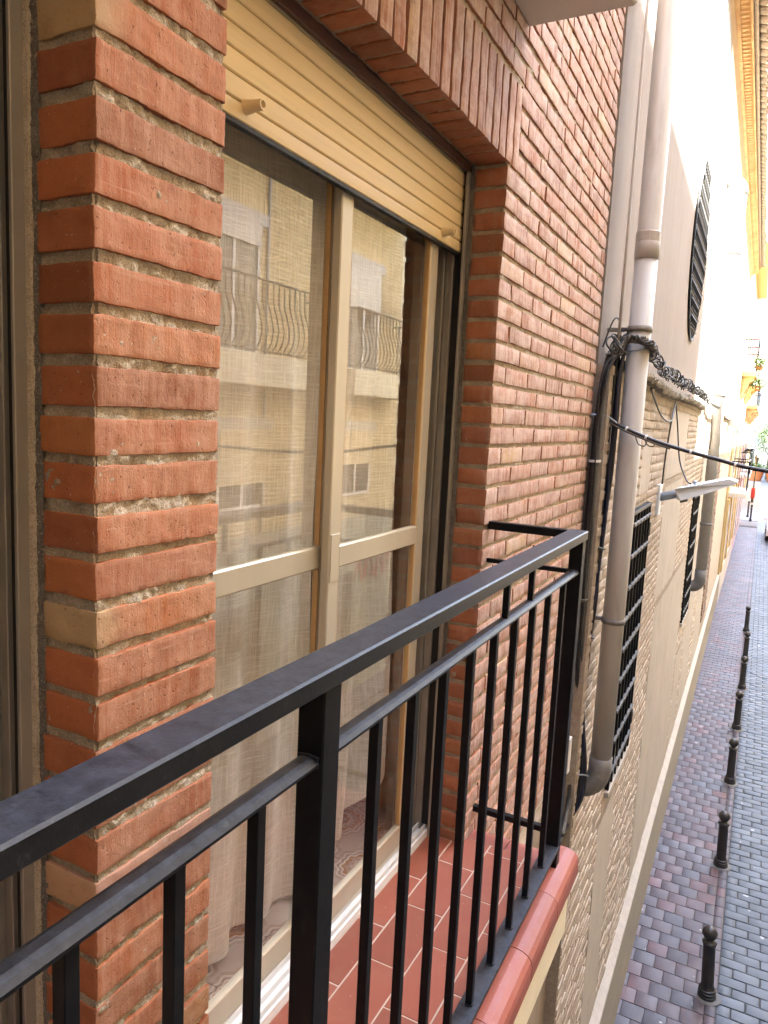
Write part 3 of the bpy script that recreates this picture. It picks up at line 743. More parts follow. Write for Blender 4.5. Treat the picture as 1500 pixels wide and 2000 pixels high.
PAN = [(4.40, 4.87, .98, 1.40), (6.0, 7.75, -.08, .93), (5.92, 7.74, 1.00, 1.60), (6.12, 9.3, -2.9, -.17), (10.75, 12.3, -2.9, -.3), (11.0, 12.2, -.1, 1.4), (3.95, 4.60, -2.9, -1.15), (13.2, 15.3, -2.9, .3), (16.9, 23.8, -2.9, .75), (9.45, 10.4, -2.9, -1.55)]
# lower wall core with openings
mb = MB()
def wcore(Y): return wx(Y) - .0035
segs = [(3.03, 4.08, -3.9, ZC), (4.08, 4.89, -3.9, -.95), (4.08, 4.89, .90, ZC), (4.89, 9.55, -3.9, ZC), (9.55, 10.45, -3.9, -1.10), (9.55, 10.45, .67, ZC), (10.45, 24.0, -3.9, ZC)]
for a, b, c, d in segs: slab_y(mb, a, b, c, d, wcore, .35)
mb.build('lower_wall', MAT['church_mortar'], ch)
# bricks
def blocked(a, b, z0, z1, M=.0):
    for (p, q, r_, s_) in WIN + PAN:
        if a < q-M and b > p+M and z0 < s_-M and z1 > r_+M: return True
    return 15.45 < a < 16.9 and z1 > -2.5 and z0 < .9
cbm = [rough_brick(.05, .27, .048, .004, .0024, (1, 4, 1), seed=200+i) for i in range(8)]
rb = random.Random(5); lst = []
z = -2.92; row = 0
while z < ZC-.03:
    yy = 3.04 + (.0 if row % 2 else -.14)
    while yy < 15.4:
        L = rb.uniform(.22, .31) if yy < 9 else .5
        a, b = max(yy, 3.04), yy+L
        if b-a > .05:
            # trim against panels / windows
            for (p, q, r_, s_) in WIN+PAN:
                if z+.044 > r_ and z < s_:
                    if a < p < b: b = p
                    elif a < q < b: a = q
            if b-a > .04 and not blocked((a+b)/2-.01, (a+b)/2+.01, z, z+.044):
                c = (a+b)/2
                lst.append((c + (abs(z-.6)*1.2 if z > -1.3 else 20), cbm[rb.randrange(8)], (wx(c)-.0245+rb.uniform(-.0025, .0025), c, z+.024+rb.uniform(-.003, .003)), (1, (b-a-.010)/.27, rb.uniform(.92, 1.12)), (rb.uniform(-.012, .012), 0, rb.uniform(-.008, .008)-.0085)))
        yy += L
    z += .062; row += 1
lst.sort(key=lambda b: b[0])
for imp, me, loc, s_, r_ in lst[:300]: put('brick', me, MAT['church_brick'], ch, loc=loc, scale=s_, rot=r_)
merge(lst[300:], 'far_bricks', MAT['church_brick'], ch)
for a, b, c, d in PAN:
    o = sheet('render_panel', (wx(a)+.002, a, c), (wx(b)-wx(a), b-a, 0), (0, 0, d-c), max(6, int((b-a)*14)), max(6, int((d-c)*14)), (1, 0, 0), .006, 6, MAT['panel'], ch)
# dark brick buttress strip
mb = MB(); z = -2.5; i = 0
while z < .85:
    yy = 15.5 + (.0 if i % 2 else .06)
    while yy < 16.75:
        mb.cbox(wx(16)-.03, wx(16)+.02+rb.uniform(-.004, .004), yy, min(yy+.235, 16.85), z, z+.058, .004); yy += .25
    z += .07; i += 1
mb.build('dark_brick_strip', MAT['dark_brick'], ch, kind='stuff')
# plinth
mb = MB(); slab_y(mb, 3.24, YC1, ZG-.1, -2.99, px_, .2); mb.build('plinth', MAT['plinth'], ch)
mb = MB(); v = []; f = []
ny = 90
for i in range(ny+1):
    Y = 3.24 + (YC1-3.24)*i/ny; jz = noise.noise(Vector((Y*3, 0, 0)))*.012
    v += [(px_(Y)+.006, Y, -3.0), (px_(Y)+.004, Y, -2.965+jz), (wx(Y)-.01, Y, -2.90+jz), (wx(Y)-.03, Y, -3.0)]
for i in range(ny):
    for k in range(4): f.append((i*4+k, i*4+(k+1) % 4, i*4+4+(k+1) % 4, i*4+4+k))
mb.add(v, f); mb.build('plinth_ledge', MAT['plinth_top'], ch)
# coping ledge
v = []; f = []; ny = 320; prof = [(-.12, -.03), (.02, -.032), (.052, -.028), (.060, -.012), (.058, .006), (.03, .022), (.0, .04), (-.12, .075)]
for i in range(ny+1):
    Y = 3.20 + (9.55-3.20)*i/ny; sag = -.018*math.sin((Y-3)*.9) + .03*math.exp(-((Y-4)/1.0)**2)
    for (dx, dz) in prof:
        q = noise.noise(Vector((Y*4, dx*20, dz*20)))*.022 + noise.noise(Vector((Y*13, dx*20, dz*20)))*.016 + noise.noise(Vector((Y*37, dx*40, dz*40)))*.009
        v.append((wx(Y)+dx+q, Y, ZC+dz+sag+q*.7))
n = len(prof)
for i in range(ny):
    for k in range(n-1): f.append((i*n+k, i*n+k+1, (i+1)*n+k+1, (i+1)*n+k))
MB().add(v, f).build('coping', MAT['coping'], ch)
v = []; f = []
for i in range(61):
    Y = 15.2 + 8.8*i/60
    for (dx, dz) in prof:
        q = noise.noise(Vector((Y*3, dx*20, dz*20)))*.016; v.append((wx(Y)+dx+q, Y, ZC+.05+dz+q*.7))
for i in range(60):
    for k in range(n-1): f.append((i*n+k, i*n+k+1, (i+1)*n+k+1, (i+1)*n+k))
MB().add(v, f).build('coping', MAT['coping'], ch, smooth=True)
# upper wall: rough render near, limewash beyond, with a round window
OC = (7.66, 3.21, .70, .83)
def ring_wall(ya, yb, z0, z1, mat, name):
    n = 64; v = []; f = []
    c = OC; per = []
    for i in range(n):
        a = 2*math.pi*i/n; ca, sa = math.cos(a), math.sin(a)
        e = (c[0]+c[2]*ca, c[1]+c[3]*sa)
        ts = []
        if ca > 1e-9: ts.append((yb-c[0])/ca)
        if ca < -1e-9: ts.append((ya-c[0])/ca)
        if sa > 1e-9: ts.append((z1-c[1])/sa)
        if sa < -1e-9: ts.append((z0-c[1])/sa)
        t_ = min(ts); per.append((e, (c[0]+ca*t_, c[1]+sa*t_)))
    for e, o in per: v += [(ux(e[0]), e[0], e[1]), (ux(o[0]), o[0], o[1]), (ux(e[0])-.3, e[0], e[1])]
    for i in range(n):
        k = (i+1) % n; f += [(i*3, i*3+1, k*3+1, k*3), (i*3, k*3, k*3+2, i*3+2)]
    for (yy, zz) in ((ya, z0), (yb, z0), (yb, z1), (ya, z1)):
        b = min(range(n), key=lambda i: 0 if False else 1)
        # corner fill: between the two perimeter points that straddle the corner
        for i in range(n):
            k = (i+1) % n; o1, o2 = per[i][1], per[k][1]
            on = lambda o: ((abs(o[0]-ya) < 1e-6), (abs(o[0]-yb) < 1e-6), (abs(o[1]-z0) < 1e-6), (abs(o[1]-z1) < 1e-6))
            a1, a2 = on(o1), on(o2)
            if not any(p and q for p, q in zip(a1, a2)):
                if abs((o1[0]+o2[0])/2-yy) < .8 and abs((o1[1]+o2[1])/2-zz) < .8:
                    m_ = len(v); v.append((ux(yy), yy, zz)); f.append((i*3+1, m_, k*3+1))
    MB().add(v, f).build(name, mat, ch)
ring_wall(5.9, 9.45, ZC-.05, 4.6, MAT['render'], 'upper_wall')
mb = slab_y(MB(), 3.022, 5.9, ZC-.05, 4.6, ux, .3); mb.build('upper_wall', MAT['render'], ch)
mb = slab_y(MB(), 3.022, 9.45, 4.601, 6.05, ux, .3); mb.build('upper_wall', MAT['render'], ch)
mb = slab_y(MB(), 9.452, YC1, -.4, 6.05, lambda Y: ux(Y), .3, 3); mb.build('white_upper_wall', MAT['limewash'], ch)
MB().box(-.5, -.33, 6.8, 8.5, 2.2, 4.2).build('oculus_glass', MAT['dark'], ch)
# round grille
gr = MB(); xg = ux(7.66)+.012
ring = [(xg, OC[0]+OC[2]*1.02*math.cos(a*math.pi/32), OC[1]+OC[3]*1.02*math.sin(a*math.pi/32)) for a in range(64)]
gr.tube([(ux(p[1])+.010, p[1], p[2]) for p in ring], .014, 6, closed=True)
for i in range(-8, 9):
    t_ = i/8.6; yy = OC[0]+OC[2]*t_; hh = OC[3]*math.sqrt(max(0, 1-t_*t_))
    gr.tube([(xg, yy, OC[1]-hh), (xg+.0, yy, OC[1]+hh)], .008, 5)
for i in range(-5, 6):
    t_ = i/5.6; zz = OC[1]+OC[3]*t_; hh = OC[2]*math.sqrt(max(0, 1-t_*t_))
    gr.tube([(xg+.012, OC[0]-hh, zz), (xg+.012, OC[0]+hh, zz)], .008, 5)
    k = int(hh/.05)
    for q in range(-k, k+1):
        yy = OC[0]+q*.088
        if abs(yy-OC[0]) < hh-.05:
            gr.tube([(xg+.014, yy+.03*math.cos(b*math.pi/4), zz+.07+.05*math.sin(b*math.pi/4)) for b in range(8)], .005, 4, closed=True)
gr.build('round_window_grille', MAT['iron'], ch)
# cornice and eaves
XC = lambda Y: -.07-.002*Y
ZK = 5.98
cp = [(0, 0, .0, .09), ]
mb = MB(); pr = [(-.2, -.03), (.0, -.03), (.02, .0), (.05, .05), (.085, .09), (-.2, .09)]
def along(mb, prof, ya, yb):
    v = [(XC(ya)+x, ya, ZK+z) for x, z in prof] + [(XC(yb)+x, yb, ZK+z) for x, z in prof]; n = len(prof)
    mb.add(v, [tuple(range(n)), tuple(range(2*n-1, n-1, -1))] + [(i, n+i, n+(i+1) % n, (i+1) % n) for i in range(n)]); return mb
along(MB(), pr, 3.05, YC1).build('cornice_cove', MAT['cornice_cove'], ch)
y = 3.05; k = 0
mc = MB(); md = MB(); mt = MB(); ml = MB()
while y < YC1-.05:
    along(MB() if False else mc, [(-.15, .092), (.125, .092), (.125, .145), (-.15, .145)], y+.004, min(y+.30, YC1)); y += .304
y = 3.05
while y < YC1:
    v = [(XC(y)+.12, y, ZK+.147), (XC(y)+.225, y+.045, ZK+.147), (XC(y)+.12, y+.09, ZK+.147)]
    v += [(a, b, c+.058) for a, b, c in v]
    md.add(v, [(0, 2, 1), (3, 4, 5), (0, 1, 4, 3), (1, 2, 5, 4), (2, 0, 3, 5)]); y += .105
y = 3.05
while y < YC1-.05:
    along(ml, [(-.15, .207), (.245, .207), (.245, .262), (-.15, .262)], y+.004, min(y+.30, YC1)); y += .304
along(MB(), [(-.2, .14), (.115, .146), (.115, .208), (-.2, .208)], 3.05, YC1).build('cornice_bed', MAT['cornice'], ch)
mc.build('cornice_course', MAT['cornice'], ch, kind='stuff'); md.build('sawtooth_course', MAT['cornice'], ch, kind='stuff'); ml.build('cornice_course', MAT['cornice'], ch, kind='stuff')
y = 3.1
while y < YC1-.1:
    for (rad, up_, dy, ln) in ((.085, .30, 0, .38), (.085, .33, .105, .40)):
        pts = []; v = []; n = 7
        s_ = 1 if dy else -1
        for e in (0, 1):
            for a in range(n):
                an = math.pi*a/(n-1); xx = XC(y)+(.40 if dy else .385)-e*1.2 + rb.uniform(-.01, .01)*(1-e)
                v.append((xx, y+dy+rad*math.cos(an), ZK+up_+s_*rad*.75*math.sin(an)+.33*e+(.05 if not dy else 0)))
        f = [(a, a+1, n+a+1, n+a) for a in range(n-1)]
        mt.add(v, f)
    y += .21
mt.build('eaves_tiles', MAT['rooftile'], ch, kind='stuff')
MB().add([(XC(3)+.3, 3.05, ZK+.264), (XC(24)+.3, YC1, ZK+.264), (XC(24)-4, YC1, ZK+1.35), (XC(3)-4, 3.05, ZK+1.35)], [(0, 1, 2, 3)]).build('roof', MAT['rooftile'], ch)
MB().box(-6, -.5, 3.05, 3.2, ZG, ZK).box(-6, -.45, YC1-.2, YC1-.02, ZG, ZK).build('end_wall', MAT['limewash'], ch)

# ---- window grilles on the lower wall
def grille(yA, yB, z0, z1, label, nv, dz):
    xf = wx((yA+yB)/2)
    g = thing('window_grille', label, 'window grille', (xf, (yA+yB)/2, z0), 'iron window grilles on the church wall')
    MB().box(xf-.36, xf-.30, yA-.05, yB+.05, z0-.05, z1+.05).build('dark_glazing', MAT['glass_dark'], g)
    MB().cbox(xf-.30, xf+.035, yA-.02, yB+.02, z0-.045, z0-.004, .004).build('sill', MAT['plinth_top'], g)
    fr = MB(); fr.cbox(xf-.01, xf+.03, yA+.005, yA+.025, z0, z1, .002); fr.cbox(xf-.01, xf+.03, yB-.025, yB-.005, z0, z1, .002)
    fr.cbox(xf-.01, xf+.03, yA+.026, yB-.026, z1-.025, z1-.002, .002); fr.build('frame', MAT['iron'], g)
    for zz in (z0+.22, z1-.2): MB().cbox(xf+.0, xf+.034, yB-.006, yB+.05, zz-.05, zz+.05, .003).build('hinge', MAT['iron'], g)
    bar = MB().tube([(0, 0, z0+.003), (0, 0, z1-.02)], .009, 6).mesh('bar')
    for i in range(nv): put('bar', bar, MAT['iron'], g, loc=(xf+.022, yA+(yB-yA)*(i+1)/(nv+1), 0))
    zz = z0+dz*.6; hb = MB().cbox(-.005, .012, yA+.02, yB-.02, -.011, .011, .002)
    for i in range(nv):
        yy = yA+(yB-yA)*(i+1)/(nv+1); hb.lathe([(.003, -.015), (.0115, -.009), (.013, 0), (.0115, .009), (.003, .015)], (.006, yy, 0), 8)
    hm = hb.mesh('cross_bar')
    while zz < z1-.05: put('cross_bar', hm, MAT['iron_grey'], g, loc=(xf+.026, 0, zz)); zz += dz
grille(4.08, 4.89, -.95, .90, 'tall iron window grille with knobbed bars directly beside the near downpipe', 5, .205)
grille(9.55, 10.45, -1.10, .67, 'narrow dark window grille further along, between street lamp and second downpipe', 4, .22)

# ================================================================== PIPES
dp = thing('downpipe', 'pale grey plastic downpipe with elbow beside the brick corner', 'drainpipe', (.165, 3.2, -.5))
PXc, PYc = .163, 3.2
MB().tube([(PXc, PYc, -.36), (PXc, PYc, .9), (PXc, PYc, 2.31)], .055, 28).build('pipe', MAT['pipe'], dp, smooth=True)
MB().tube([(PXc, PYc, 2.24), (PXc, PYc, 2.32), (PXc, PYc, 2.33), (PXc, PYc, 7.2)], [.0585, .0585, .0545, .0545], 28).build('upper_pipe', MAT['pipe'], dp, smooth=True)
MB().tube([(PXc, PYc, 2.318), (PXc, PYc, 2.322), (PXc, PYc, 2.365), (PXc, PYc, 2.369)], [.0555, .0585, .0585, .0555], 28).build('socket', MAT['pipe_stain'], dp, label='socket joint with brown stains')
el = [(PXc, PYc, -.33), (PXc, PYc, -.40)] + [(PXc-.10+.10*math.cos(a), PYc-.02*math.sin(a), -.40-.11*math.sin(a)) for a in [R(i*11.25) for i in range(1, 9)]] + [(PXc-.16, PYc-.025, -.512)]
MB().tube(el, [.060]*2+[.0585]*9, 24).build('elbow', MAT['pipe_dark'], dp, smooth=True)
for zz in (.42, 1.905, 3.6):
    MB().tube([(PXc, PYc, zz-.014), (PXc, PYc, zz+.014)], .0605, 24).build('clamp', MAT['pipe_dark'], dp, smooth=True)
    MB().cbox(.0, PXc-.055, PYc-.012, PYc+.012, zz-.01, zz+.01, .002).build('clamp_arm', MAT['pipe_dark'], dp)
tag(MB().tube([(.085, 3.085, 1.80), (.085, 3.085, 2.5), (.08, 3.085, 6.9)], .007, 10).build('conduit', MAT['pipe'], smooth=True), 'thin grey conduit running up just left of the near downpipe', 'conduit')
dp2 = thing('downpipe', 'tall pale downpipe further down the street with a curved top', 'drainpipe', (.13, 11.0, -1))
x2, y2 = .135, 10.9
MB().tube([(x2, y2, -.68), (x2, y2, 4.72)], .078, 20).build('pipe', MAT['galv'], dp2, smooth=True)
MB().tube([(x2, y2, 4.70)] + [(x2-.16+.16*math.cos(a), y2, 4.72+.16*math.sin(a)) for a in [R(i*15) for i in range(0, 8)]], .092, 18).build('bend', MAT['galv'], dp2, smooth=True)
MB().tube([(x2, y2, -.58), (x2, y2, -.72)] + [(x2-.1+.1*math.cos(a), y2, -.72-.12*math.sin(a)) for a in [R(i*15) for i in range(1, 7)]] + [(x2-.2, y2, -.84)], .084, 18).build('elbow', MAT['pipe_dark'], dp2, smooth=True)
for zz in (.1, 1.95, 3.9): MB().tube([(x2, y2, zz-.016), (x2, y2, zz+.016)], .086, 18).build('clamp', MAT['pipe_dark'], dp2, smooth=True)
tag(MB().tube([(.02, 15.2, 2.1), (.03, 15.2, 4.6)], .03, 8).build('conduit', MAT['galv']), 'thin grey pole fixed to the white wall behind the second downpipe', 'conduit')
tag(MB().cbox(-.1, .08, 19.0, 19.9, 1.62, 2.03, .01).build('meter_box', MAT['plaster_grey']), 'grey meter box standing on the coping beyond the second downpipe', 'box')
tag(MB().cbox(.013, .045, 2.95, 3.0, -.36, -.17, .004).build('junction_box', MAT['white']), 'small white junction box behind the railing end near the pipe elbow', 'box')

# ================================================================== LED LAMP ON THE WALL
lp = thing('wall_street_lamp', 'flat light grey LED street lamp reaching out from the church wall', 'street lamp', (.06, 5.54, .86))
yl = 5.54
MB().cbox(.045, .075, yl-.07, yl+.07, .74, .99, .006).build('wall_plate', MAT['lamp_grey'], lp)
MB().cbox(.02, .045, yl-.05, yl+.05, .68, .97, .004).build('back_plate', MAT['pipe_dark'], lp)
A = Vector((.07, yl, .885)); B = Vector((.62, yl, 1.055)); dr = (B-A).normalized()
MB().tube([A, A+dr*.19], .034, 16).build('arm', MAT['steel'], lp, smooth=True)
tilt = Matrix.Translation(A+dr*.13) @ Matrix.Rotation(-math.atan2(dr.z, dr.x), 4, 'Y')
h = MB(); pts = [(0, -.045), (.03, -.052), (.17, -.042), (.43, -.012), (.445, .004), (.40, .036), (.12, .040), (.03, .046), (0, .04)]
v = []
for (yy) in (-.12, .12): v += [tilt @ Vector((x, yy*(1 if x > .02 else .6), z)) for x, z in pts]
n = len(pts); h.add(v, [tuple(range(n)), tuple(range(2*n-1, n-1, -1))] + [(i, (i+1) % n, n+(i+1) % n, n+i) for i in range(n)])
h.build('head', MAT['lamp_grey'], lp)
for i in range(16):
    x = .10+.019*i; MB().cbox(x-.003, x+.003, -.10, .10, .034, .052-.0004*i, .001, tilt).build('fin', MAT['lamp_grey'], lp)
MB().cbox(.19, .40, -.09, .09, -.047, -.030, .003, tilt @ Matrix.Rotation(R(-6), 4, 'Y')).build('lens', MAT['lens'], lp)
MB().lathe([(.016, 0), (.016, .03), (.008, .035)], tilt @ Vector((.14, 0, .04)), 12).build('photocell', MAT['steel'], lp)
MB().cbox(.01, .07, -.03, .03, -.075, -.045, .004, tilt).build('bracket', MAT['pipe_dark'], lp)

# ================================================================== CABLES
def wob(p0, p1, n, amp, seed, sag=0):
    p0, p1 = Vector(p0), Vector(p1); out = []
    for i in range(n+1):
        t_ = i/n; p = p0.lerp(p1, t_); e = math.sin(math.pi*t_)
        p += noise.noise_vector(Vector((t_*5+seed*3.1, seed*1.7, seed)))*amp*min(1, e*3); p.z -= sag*4*t_*(1-t_); out.append(p)
    return out
def poly(pts, n=6):
    P = [Vector(p) for p in pts]; out = []
    for i in range(len(P)-1):
        a, b, c, d = P[max(i-1, 0)], P[i], P[i+1], P[min(i+2, len(P)-1)]
        for k in range(n):
            t_ = k/n; out.append(.5*((2*b)+(c-a)*t_+(2*a-5*b+4*c-d)*t_*t_+(3*b-a-3*c+d)*t_**3))
    out.append(P[-1]); return out
c1 = thing('cable_bundle', 'thick black cables strapped vertically along the end of the brick wall', 'cables', (.03, 3.0, -.2), 'cable bundles')
for i in range(7):
    a = i*2.3; q_ = rb.uniform(.7, 1.5); dx, dy = .017*q_*math.cos(a), .017*q_*math.sin(a)
    path = poly([(.085+dx, 3.13+dy*.4, 1.80+.02*math.sin(a)), (.05+dx, 3.03+dy, 1.70), (.036+dx, 3.0+dy, 1.45), (.034+dx*1.1, 2.998+dy, 1.1), (.034+dx, 3.01+dy, .7), (.034+dx, 3.03+dy, .3), (.036+dx, 3.06+dy, .0), (.036+dx, 3.07+dy, -.35), (.05, 3.0+dy, -.55), (.06+dx, 2.8+dy, -.62+dx)], 6)
    path = [p+noise.noise_vector(Vector((p.z*4, i*5.3, 1)))*.010 for p in path]
    MB().tube(path, (.0085, .006, .0075, .0095, .005, .008, .0065)[i], 7).build('cable', MAT['cable'] if i % 3 else MAT['cable_grey'], c1, smooth=True)
for zz in (1.25, .55): MB().tube([(.036, 3.0+.0, zz-.006), (.036, 3.0, zz+.006)], .031, 12).build('strap', MAT['tie'] if zz > 1 else MAT['cable_grey'], c1)
c2 = thing('cable_bundle', 'navy and black cables hanging beside the near downpipe down to its elbow', 'cables', (.05, 3.15, -.6), 'cable bundles')
for i in range(6):
    a = i*1.9; dx, dy = .014*math.cos(a), .014*math.sin(a)
    path = poly([(.16+dx, 3.27+dy, 1.86), (.115+dx, 3.16+dy, 1.87+dy), (.085+dx, 3.13+dy, 1.70), (.083+dx, 3.14+dy, 1.35), (.075+dx, 3.14+dy, .95), (.062+dx, 3.13+dy, .62), (.050+dx, 3.12+dy, .20), (.052+dx, 3.12+dy, -.05), (.085+dx*.6, 3.12+dy*.6, -.33), (.09+dx*.6, 3.10+dy*.6, -.52), (.045+dx*.6, 3.06+dy*.6, -.66), (.03+dx, 2.8+dy, -.72)], 6)
    path = [p+noise.noise_vector(Vector((p.z*4, i*5.3, 7)))*.010 for p in path]
    MB().tube(path, (.009, .006, .0075, .008, .0055, .009)[i], 7).build('cable', MAT['cable_blue'] if i % 2 else MAT['cable'], c2, smooth=True)
for zz, xx in ((.80, .068), (.33, .054), (-.42, .088)):
    MB().tube([(xx, 3.13, zz-.007), (xx, 3.13, zz+.007)], .028, 12).build('strap', MAT['cable_grey'], c2)
    MB().tube(poly([(.02, 3.04, zz), (xx, 3.09, zz+.012), (xx+.035, 3.12, zz)], 4), .004, 6).build('hook', MAT['steel'], c2)
# tangle on top
tg = thing('cable_tangle', 'tangle of grey and black cable loops at the top corner of the bundles', 'cables', (.06, 3.1, 1.75))
for i in range(9):
    c = Vector((.05+.05*rb.random(), 3.02+.14*rb.random(), 1.80+.03*rb.random())); pts = []
    for k in range(7):
        a = k*.95+i; pts.append(c + Vector((.035*math.cos(a*1.3+i), .07*math.cos(a), .045*math.sin(a*1.1))))
    MB().tube(poly(pts, 5), .0045, 6).build('loop', MAT['cable_grey'] if i % 3 else MAT['cable'], tg, smooth=True)
MB().tube(poly([(.03, 3.0, 1.80), (.06, 3.05, 1.93), (.075, 3.12, 1.94), (.085, 3.14, 1.86)], 5), .004, 6).build('loop', MAT['cable'], tg)
MB().tube(poly([(.07, 3.1, 1.86), (.09, 3.14, 1.90), (.13, 3.2, 1.89), (.17, 3.25, 1.88)], 5), .004, 6).build('loop', MAT['cable_blue'], tg)
# twisted garland along the coping
gl = thing('cable_garland', 'lumpy twisted cable rope lying along the church coping', 'cables', (.15, 6, 1.8))
def gpath(t_):
    Y = 3.22+(9.9-3.22)*t_
    return Vector((wx(Y)+.06+.06*math.exp(-((Y-3.3)/.5)**2), Y, 1.845-.02*math.sin((Y-3)*.9)-.03*t_+.012*math.sin(Y*5)))
for i in range(4):
    pts = []
    for k in range(420):
        t_ = .02+.98*k/419; p = gpath(t_); a = t_*2*math.pi*(13+2*i)*(1 if i % 2 else -1) + i*math.pi/2 + 1.3*math.sin(t_*40+i)
        rr = .024+.010*math.sin(t_*70+i*2)
        p += Vector((rr*math.cos(a), 0, rr*1.25*math.sin(a)+.006)); pts.append(p)
    MB().tube(pts, .0055, 6).build('cable', MAT['cable_grey'] if i % 2 else MAT['cable'], gl, smooth=True)
for k in range(46):
    p = gpath(k/45*.92+.06); a = rb.random()*6
    MB().tube([p+Vector((.045*math.cos(a), -.02, .05*math.sin(a))), p, p+Vector((-.045*math.cos(a), .02, -.05*math.sin(a)))], .005, 5).build('tie_wire', MAT['cable'], gl)
MB().tube(poly([(PXc-.01, 3.27, 1.80), (PXc+.055, 3.21, 1.815), (PXc+.01, 3.135, 1.80), (PXc-.06, 3.16, 1.79)], 6), .004, 6).build('tie_wire', MAT['steel'], gl)
sp_ = poly([(.085, 3.09, 1.80), (.118, 3.108, 1.845), (.165, 3.118, 1.85), (.215, 3.14, 1.835), (.232, 3.21, 1.815), (.212, 3.30, 1.80), gpath(.05), gpath(.09)], 7)
for i in range(4):
    MB().tube([p+Vector((.012*math.cos(k*.55+i*1.57), .008*math.sin(k*.3+i), .014*math.sin(k*.55+i*1.57))) for k, p in enumerate(sp_)], .0085, 8).build('sleeve', MAT['cable'] if i < 2 else MAT['cable_grey'], gl, smooth=True)
for k in range(3, len(sp_)-4, 5): MB().tube([sp_[k], sp_[k].lerp(sp_[k+1], .45)], .0235, 12).build('tape', MAT['cable_grey'], gl)
gl2 = tag(MB().tube(poly([gpath(1.0), (.14, 11.2, 1.78), (.05, 13.5, 1.74), (.0, 17, 1.80), (-.03, 21, 1.79), (-.02, 23.9, 1.74)], 8), .025, 7).build('cable', MAT['cable']), 'dark cable sagging from the coping past the second downpipe', 'cables', 'loose cables')
# street-crossing cable
xc = thing('crossing_cable', 'thick black cable with white ties spanning out across the street', 'cables', (.05, 3.05, 1.45))
xp = poly([(.03, 3.02, 1.56), (.05, 3.06, 1.49), (.09, 3.10, 1.445), (.2, 3.10, 1.397), (.345, 3.1, 1.348), (.577, 3.1, 1.293), (.80, 3.1, 1.252), (1.6, 3.1, 1.17), (3.4, 3.1, 1.25), (5.5, 3.1, 1.5)], 8)
MB().tube(xp, .0095, 8).build('cable', MAT['cable'], xc, smooth=True)
MB().tube([p+Vector((0, -.008, -.012)) for p in xp[:34]], .005, 6).build('cable', MAT['cable_grey'], xc, smooth=True)
for i in (21, 27, 36, 44): MB().tube([xp[i], xp[i]+(xp[i+1]-xp[i]).normalized()*.010], .0125, 10).build('tie', MAT['tie'], xc)
MB().tube(poly([(.0, 2.99, 1.475), (.04, 3.0, 1.475), (.07, 3.05, 1.47), (.11, 3.09, 1.44)], 5), .005, 6).build('anchor_hook', MAT['steel'], xc)
for q in ((.2, .0), (.24, .01)): MB().tube(poly([(q[0], 3.1, 1.39), (q[0]+.02, 3.09, 1.345), (q[0]+.05, 3.09, 1.335), (q[0]+.06, 3.1, 1.36)], 5), .003, 5).build('loose_end', MAT['cable_grey'], xc)
# thin drops to the lamp
def drop(pts, label): tag(MB().tube(poly(pts, 8), .0065, 6).build('drop_cable', MAT['cable'], smooth=True), label, 'cables', 'loose cables')
drop([(wx(5.7)+.02, 6.0, 1.66), (wx(5.7)+.03, 5.72, 1.50), (wx(5.6)+.02, 5.62, 1.2), (.075, 5.56, .99)], 'short black wire dropping straight down to the lamp wall plate')
drop([(wx(5.7)+.02, 6.0, 1.66), (.11, 5.95, 1.45), (.16, 5.85, 1.18), (.24, 5.7, 1.03), (.285, 5.56, 1.01)], 'thin black wire slanting from the wall to the lamp head')
drop([(wx(4.7)+.03, 4.3, 1.68), (wx(5)+.03, 5.0, 1.52), (wx(5.5)+.03, 5.7, 1.50), (wx(5.7)+.02, 6.0, 1.66)], 'thin wire looping across the brickwork under the coping')
drop([(.1, 10.2, 1.66), (.12, 10.3, 1.4), (.11, 10.35, 1.2)], 'wire stub hanging from the coping end beside the second downpipe')
drop([(-.02, 23.8, 1.78), (.02, 23.9, 1.6), (-.04, 23.7, .9), (-.06, 23.6, .5)], 'black wire hanging at the far corner of the church')

# ================================================================== BOLLARDS
def bollard_mesh():
    pr = [(.082, 0), (.082, .030), (.074, .034), (.080, .042), (.080, .062), (.071, .067), (.076, .075), (.076, .090), (.066, .096), (.060, .106), (.0565, .13), (.0545, .50), (.0545, .535), (.064, .540), (.066, .552), (.058, .562), (.040, .567), (.033, .576)]
    cz, rr = .640, .066
    for i in range(1, 11):
        a = -math.pi/2 + math.pi*i/11 + .16
        if rr*math.cos(a) > .004: pr.append((rr*math.cos(a), cz+rr*math.sin(a)))
    pr.append((.003, .7065)); return pr
BL = [(6.40, .818, 'nearest black bollard at the bottom right, ball finial with ribs'), (8.78, .820, 'second black bollard from the bottom, beside the pavement edge'), (11.22, .828, 'third black bollard from the bottom along the kerb'), (13.55, .845, 'fourth black bollard from the bottom along the kerb'),
      (15.94, .875, 'fifth black bollard from the bottom, almost overlapping the one behind'), (18.12, .885, 'sixth black bollard from the bottom, hidden at its foot by the fifth'), (21.0, .853, 'farthest of the seven black bollards in the row')]
bp = bollard_mesh(); cut = 9
bodym = MB().lathe(bp[cut-1:14], (0, 0, 0), 24).mesh('shaft', True); basem = MB().lathe(bp[:cut], (0, 0, 0), 32).mesh('base', False); collm = MB().lathe([(.125, .001), (.12, .007), (.09, .009)], (0, 0, 0), 28).mesh('footing'); ballm = MB().lathe(bp[13:], (0, 0, 0), 32).mesh('finial', True)
for vv in ballm.vertices:
    if vv.co.z > .585: k_ = 1+.035*math.cos(8*math.atan2(vv.co.y, vv.co.x)); vv.co.x *= k_; vv.co.y *= k_
